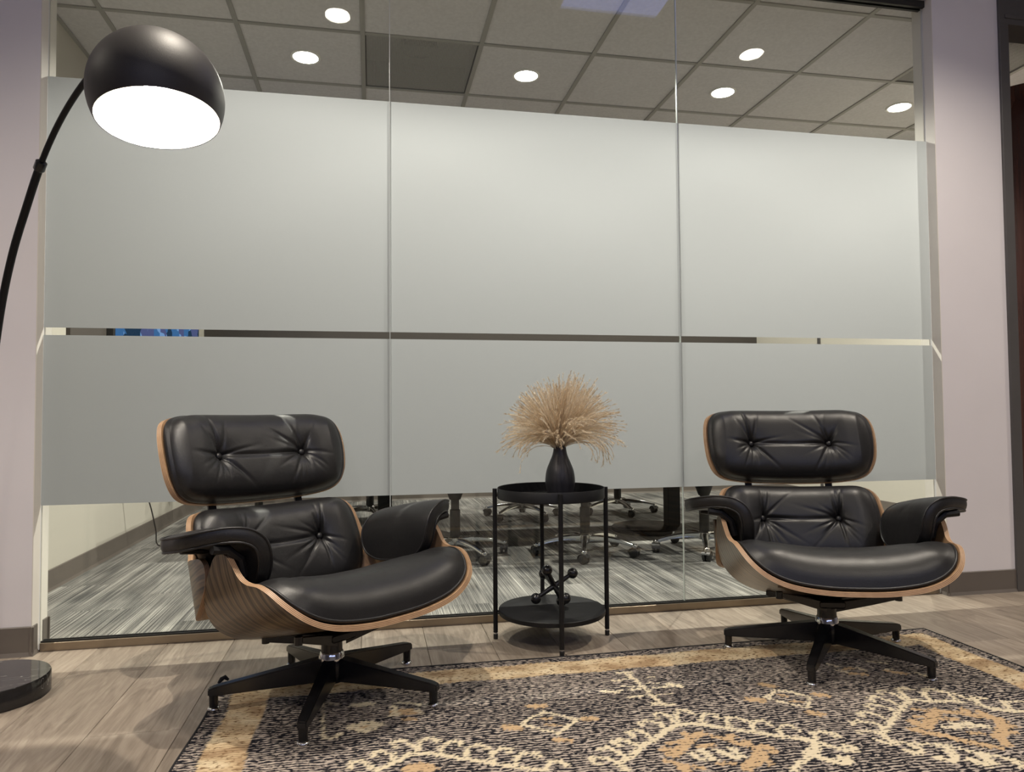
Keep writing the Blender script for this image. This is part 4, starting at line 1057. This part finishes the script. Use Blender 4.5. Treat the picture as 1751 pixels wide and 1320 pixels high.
# jack ornament on the lower shelf
jk = tag(empty('jack_ornament', (1.815, -0.278, 0.109)), 'black metal jack ornament with ball ends on the lower shelf', 'ornament')
e1 = Vector((0.062, 0.004, 0.036)); e2 = Vector((-0.026, -0.03, 0.060)); cc = Vector((0, 0, 0.070))
e1.normalize(); e2 = (e2-e1*e2.dot(e1)).normalized(); e3 = e1.cross(e2); RL = 0.082
b = bmesh.new()
for e_ in (e1, e2, e3): tube(b, [cc-e_*RL, cc-e_*0.02, cc, cc+e_*0.02, cc+e_*RL], [0.007, 0.009, 0.011, 0.009, 0.007], 14)
add('cross_bars', b, M_gloss, jk, 50); 
zl = min((cc+e_*s_*RL).z for e_ in (e1, e2, e3) for s_ in (-1, 1))-0.0195
for e_ in (e1, e2, e3):
    for s_ in (-1, 1): b = bmesh.new(); ball(b, cc+e_*s_*RL, 0.0195, 24); add('ball', b, M_gloss, jk, 180)
jk.location.z -= zl

# ================================================================== arc floor lamp
lp = tag(empty('arc_floor_lamp', (0.047, -0.451, 0)), 'black arc floor lamp with a lit dome shade and marble base', 'floor lamp')
b = bmesh.new(); lathe(b, [(0, 0), (0.157, 0), (0.161, 0.003), (0.161, 0.056), (0.158, 0.060), (0, 0.060)], 96); add('marble_base', b, M_marble, lp, 40)['label'] = 'round black marble base'
dxy = Vector((0.673-0.047, -1.11+0.451, 0)); RE = dxy.length; dh = dxy.normalized()
prof = [(-0.055, 0.058), (-0.054, 0.30), (-0.048, 0.60), (-0.020, 0.88), (0.045, 1.126), (0.122, 1.291), (0.217, 1.420), (0.315, 1.534), (0.430, 1.625), (0.561, 1.688), (0.68, 1.712), (0.78, 1.706), (0.85, 1.675)]
arc = crom(prof, 90); P3 = [dh*a+Vector((0, 0, z)) for a, z in arc]
jn = int(np.argmin(np.abs(arc[:, 0]-0.312)+10*(arc[:, 1] < 1.4)))
b = bmesh.new(); tube(b, P3[:jn+1], 0.0105, 14); add('lower_tube', b, M_black, lp, 60)
b = bmesh.new(); tube(b, P3[jn:], 0.0078, 14); add('upper_tube', b, M_black, lp, 60)
tv = (P3[jn+1]-P3[jn-1]).normalized(); b = bmesh.new(); tube(b, [P3[jn]-tv*0.016, P3[jn]-tv*0.012, P3[jn]+tv*0.012, P3[jn]+tv*0.016], [0.011, 0.0145, 0.0145, 0.009], 16); add('joint_collar', b, M_gloss, lp, 50)
b = bmesh.new(); lathe(b, [(0, 0.060), (0.026, 0.060), (0.024, 0.068), (0.013, 0.074), (0.013, 0.11), (0, 0.11)], 24, ctr=dh*(-0.055)); add('tube_socket', b, M_black, lp, 40)
sr = 0.1449; sc_ = Vector((0.6759-0.047, -1.11+0.451, 1.5601)); dn = Vector((0.102, -0.16, -1)).normalized(); Rm = (-dn).to_track_quat('Z', 'Y').to_matrix().to_4x4()
th = [math.radians(a) for a in np.linspace(0, 115, 44)]
b = bmesh.new(); lathe(b, [(sr*math.sin(a), sr*math.cos(a)) for a in th]+[((sr-0.002)*math.sin(th[-1]), sr*math.cos(th[-1]))], 80, ctr=sc_, M4=Rm); sh = add('lamp_shade', b, M_shade, lp, 60)
b = bmesh.new(); lathe(b, [((sr-0.002)*math.sin(a), (sr-0.002)*math.cos(a)) for a in th], 80, ctr=sc_, M4=Rm); add('shade_lining', b, M_white, sh, 180)
b = bmesh.new(); lathe(b, [(0, 0.021), (0.006, 0.019), (0.0085, 0.014), (0.006, 0.007), (0.012, 0.003), (0.013, -0.004), (0, -0.004)], 24, ctr=sc_-dn*sr, M4=Rm); add('finial', b, M_chrome, sh, 60)
b = bmesh.new(); lathe(b, [(0, 0.09), (0.018, 0.09), (0.018, 0.04), (0.014, 0.035), (0, 0.035)], 24, ctr=sc_, M4=Rm); add('bulb_socket', b, M_white, sh, 40)
b = bmesh.new(); lathe(b, [(0, 0.035), (0.014, 0.033), (0.024, 0.020), (0.036, 0.0), (0.0385, -0.014), (0.034, -0.030), (0.020, -0.042), (0, -0.046)], 32, ctr=sc_, M4=Rm); add('bulb', b, M_bulb, sh, 180)

# ================================================================== meeting room furniture behind the glass
OC = {}
def oc_mesh(k, b, mat, sm=40):
    m_ = bpy.data.meshes.new(k); b.to_mesh(m_); b.free(); m_.materials.append(mat); shade(m_, sm); OC[k] = m_
b = bmesh.new(); lg = crom([(0.03, 0.110), (0.10, 0.112), (0.20, 0.100), (0.28, 0.078), (0.30, 0.070)], 12); rr = []
for i, (x, z) in enumerate(lg):
    f = i/11; wt, wb, hh = 0.016-0.004*f, 0.020-0.006*f, 0.034-0.018*f
    rr.append([b.verts.new(p) for p in ((x, -wb, z-hh), (x, wb, z-hh), (x, wt, z-0.006), (x, wt*0.6, z), (x, -wt*0.6, z), (x, -wt, z-0.006))])
for a, c in zip(rr[:-1], rr[1:]):
    for k in range(6): b.faces.new((a[k], a[(k+1) % 6], c[(k+1) % 6], c[k]))
b.faces.new(rr[0][::-1]); b.faces.new(rr[-1]); bmesh.ops.recalc_face_normals(b, faces=b.faces[:]); lathe(b, [(0, 0.056), (0.017, 0.056), (0.018, 0.066), (0.013, 0.074), (0, 0.076)], 20, ctr=(0.295, 0, 0)); oc_mesh('leg', b, M_alu, 50)
b = bmesh.new()
for yy in (-0.013, 0.013): lathe(b, [(0, -0.009), (0.022, -0.009), (0.027, -0.005), (0.027, 0.005), (0.022, 0.009), (0, 0.009)], 24, ctr=(0.0, yy, 0.027), M4=Matrix.Rotation(math.radians(90), 4, 'X'))
tube(b, [(0, -0.02, 0.027), (0, 0.02, 0.027)], 0.005, 8); box(b, -0.014, 0.024, -0.0035, 0.0035, 0.030, 0.056, 0.002); tube(b, [(0.0, 0, 0.05), (0.0, 0, 0.060)], 0.006, 8)
hood = []
for k in range(9):
    a = math.radians(20+160*k/8); hood.append((0.031*math.cos(a), 0.031*math.sin(a)+0.027))
for q in (-1, 1):
    vv = [b.verts.new((x, q*0.024, z)) for x, z in hood]
    if q == -1: v0 = vv
for k in range(8): b.faces.new((v0[k], v0[k+1], vv[k+1], vv[k]))
oc_mesh('caster', b, M_wheel, 50)
b = bmesh.new(); lathe(b, [(0, 0.072), (0.036, 0.072), (0.040, 0.085), (0.040, 0.112), (0.034, 0.118), (0, 0.118)], 28); oc_mesh('base_hub', b, M_alu)
b = bmesh.new(); lathe(b, [(0, 0.115), (0.030, 0.115), (0.030, 0.27), (0.024, 0.275), (0.024, 0.38), (0, 0.38)], 28); oc_mesh('gas_column', b, M_plast)
b = bmesh.new(); lathe(b, [(0, 0.33), (0.032, 0.33), (0.058, 0.40), (0.070, 0.435), (0, 0.435)], 24); box(b, -0.11, 0.11, -0.10, 0.10, 0.405, 0.440, 0.008)
tube(b, [(-0.25, 0.03, 0.418), (-0.22, 0.03, 0.421), (0.22, 0.03, 0.421), (0.25, 0.03, 0.418)], [0.013, 0.009, 0.009, 0.013], 10); oc_mesh('tilt_mechanism', b, M_plast)
b = bmesh.new(); box(b, -0.245, 0.245, -0.23, 0.25, 0.438, 0.505, 0.03, 0, 3); oc_mesh('seat', b, M_mesh, 60)
b = bmesh.new(); box(b, -0.225, 0.225, -0.292, -0.245, 0.56, 1.08, 0.022, 0, 3); box(b, -0.035, 0.035, -0.285, -0.22, 0.42, 0.60, 0.01); oc_mesh('backrest', b, M_mesh, 60)
for s_, k in ((1, 'armR'), (-1, 'armL')):
    b = bmesh.new(); box(b, s_*0.29-0.035, s_*0.29+0.035, -0.12, 0.13, 0.655, 0.68, 0.01, 0, 2); tube(b, [(s_*0.21, 0.0, 0.45), (s_*0.285, 0.0, 0.47), (s_*0.29, 0.0, 0.56), (s_*0.29, 0.0, 0.66)], 0.014, 10); oc_mesh(k, b, M_plast)
def office_chair(lab, x, y, base_deg, seat_deg, grp):
    r = tag(empty('office_chair', (x, y, 0)), lab, 'office chair', grp); rg = random.Random(int(x*1000))
    for k in range(5):
        L = add('leg', OC['leg'], None, r); L.rotation_euler = (0, 0, math.radians(base_deg+72*k))
        c = add('caster', OC['caster'], None, L); c.location = (0.295, 0, 0); c.rotation_euler = (0, 0, rg.uniform(0, 6.28))
    for k in ('base_hub', 'gas_column'): add(k, OC[k], None, r)
    for k, nm in (('tilt_mechanism',)*2, ('seat',)*2, ('backrest',)*2, ('armR', 'armrest'), ('armL', 'armrest')):
        add(nm, OC[k], None, r).rotation_euler = (0, 0, math.radians(seat_deg))
    return r
gA = 'office chairs around the meeting table'
office_chair('black office chair behind the glass, first of the near row left of the side table', 1.633, 1.304, -64, 8, gA)
office_chair('black office chair behind the glass, centred behind the side table legs', 2.388, 1.227, 252, -5, gA)
office_chair('black office chair behind the glass, next to the right lounge chair arm', 3.097, 1.137, 174, 4, gA)
office_chair('far row office chair behind the glass, seen right of the side table', 3.15, 2.82, 200, 176, gA)
office_chair('far row office chair behind the glass, seen through the side table legs', 2.33, 2.74, 222, 183, gA)
office_chair('far row office chair behind the glass, seen over the left lounge chair arm', 1.15, 2.86, 210, 180, gA)
office_chair('far row office chair by the left wall, seen under the left headrest', 0.33, 2.85, 240, 200, gA)

mt = tag(empty('meeting_table', (2.25, 1.98, 0)), 'long dark meeting table on black posts behind the frosted glass', 'table')
b = bmesh.new(); box(b, -1.75, 1.75, -0.55, 0.55, 0.70, 0.735, 0.006); add('table_top', b, M_table, mt)
for sx in (-1, 1):
    cx_ = sx*0.985 if sx > 0 else -1.005
    b = bmesh.new(); box(b, cx_-0.045, cx_+0.045, -0.10, -0.01, 0.028, 0.70, 0.004); add('post', b, M_black, mt)
    b = bmesh.new(); lathe(b, [(0, 0), (0.255, 0), (0.26, 0.004), (0.26, 0.028), (0.255, 0.032), (0, 0.032)], 48, ctr=(cx_-0.17*sx, -0.06, 0)); add('base_plate', b, M_gloss, mt, 40)

# big display with its dark backing panel on the left wall
tv = tag(empty('wall_display', (CX0, 2.62, 1.52)), 'large wall display glowing blue, glimpsed through the clear slit at left', 'television')
boxobj('backing_panel', 0.0, 0.02, -1.53, 1.20, -0.80, 0.80, M_accent, tv)
boxobj('housing', 0.02, 0.06, -1.03, 1.03, -0.58, 0.58, M_plast, tv, 0.004)
m_ = bpy.data.meshes.new('screen'); m_.from_pydata([(0.0605, -1.01, -0.56), (0.0605, 1.01, -0.56), (0.0605, 1.01, 0.56), (0.0605, -1.01, 0.56)], [], [(0, 1, 2, 3)]); add('screen', m_, M_screen, tv)

# loose cables on the carpet by the left wall
def cable(lab, pts, rad=0.004): 
    b = bmesh.new(); tube(b, crom(pts, 60).tolist(), rad, 8); tag(add('power_cable', b, M_cord, None, 60), lab, 'cable', 'loose cables')
cable('black cable hanging from the display down to the carpet', [(CX0+0.03, 1.85, 0.93), (CX0+0.05, 1.86, 0.72), (CX0+0.09, 1.90, 0.50), (CX0+0.15, 1.96, 0.30), (CX0+0.18, 2.0, 0.12), (CX0+0.19, 2.03, 0.012), (CX0+0.30, 2.12, 0.005), (CX0+0.52, 2.2, 0.005)])
cable('black cable coiled on the carpet behind the left lounge chair', [(CX0+0.25, 2.30, 0.005), (CX0+0.40, 2.2, 0.005), (CX0+0.55, 2.28, 0.005), (CX0+0.50, 2.48, 0.005), (CX0+0.32, 2.52, 0.005), (CX0+0.26, 2.40, 0.006), (CX0+0.42, 2.32, 0.012), (CX0+0.62, 2.42, 0.005), (CX0+0.75, 2.7, 0.005)])
b = bmesh.new(); box(b, -0.035, 0.035, -0.16, 0.16, 0, 0.035, 0.006)
ps = tag(empty('power_strip', (CX0+0.36, 2.72, 0.0), 0.2), 'black power strip on the carpet by the left wall', 'power strip'); add('body', b, M_plast, ps)
for k in range(4): b = bmesh.new(); lathe(b, [(0, 0.036), (0.014, 0.036), (0.014, 0.0352), (0, 0.0352)], 16, ctr=(0, -0.11+0.07*k, 0)); add('socket', b, M_gask, ps)
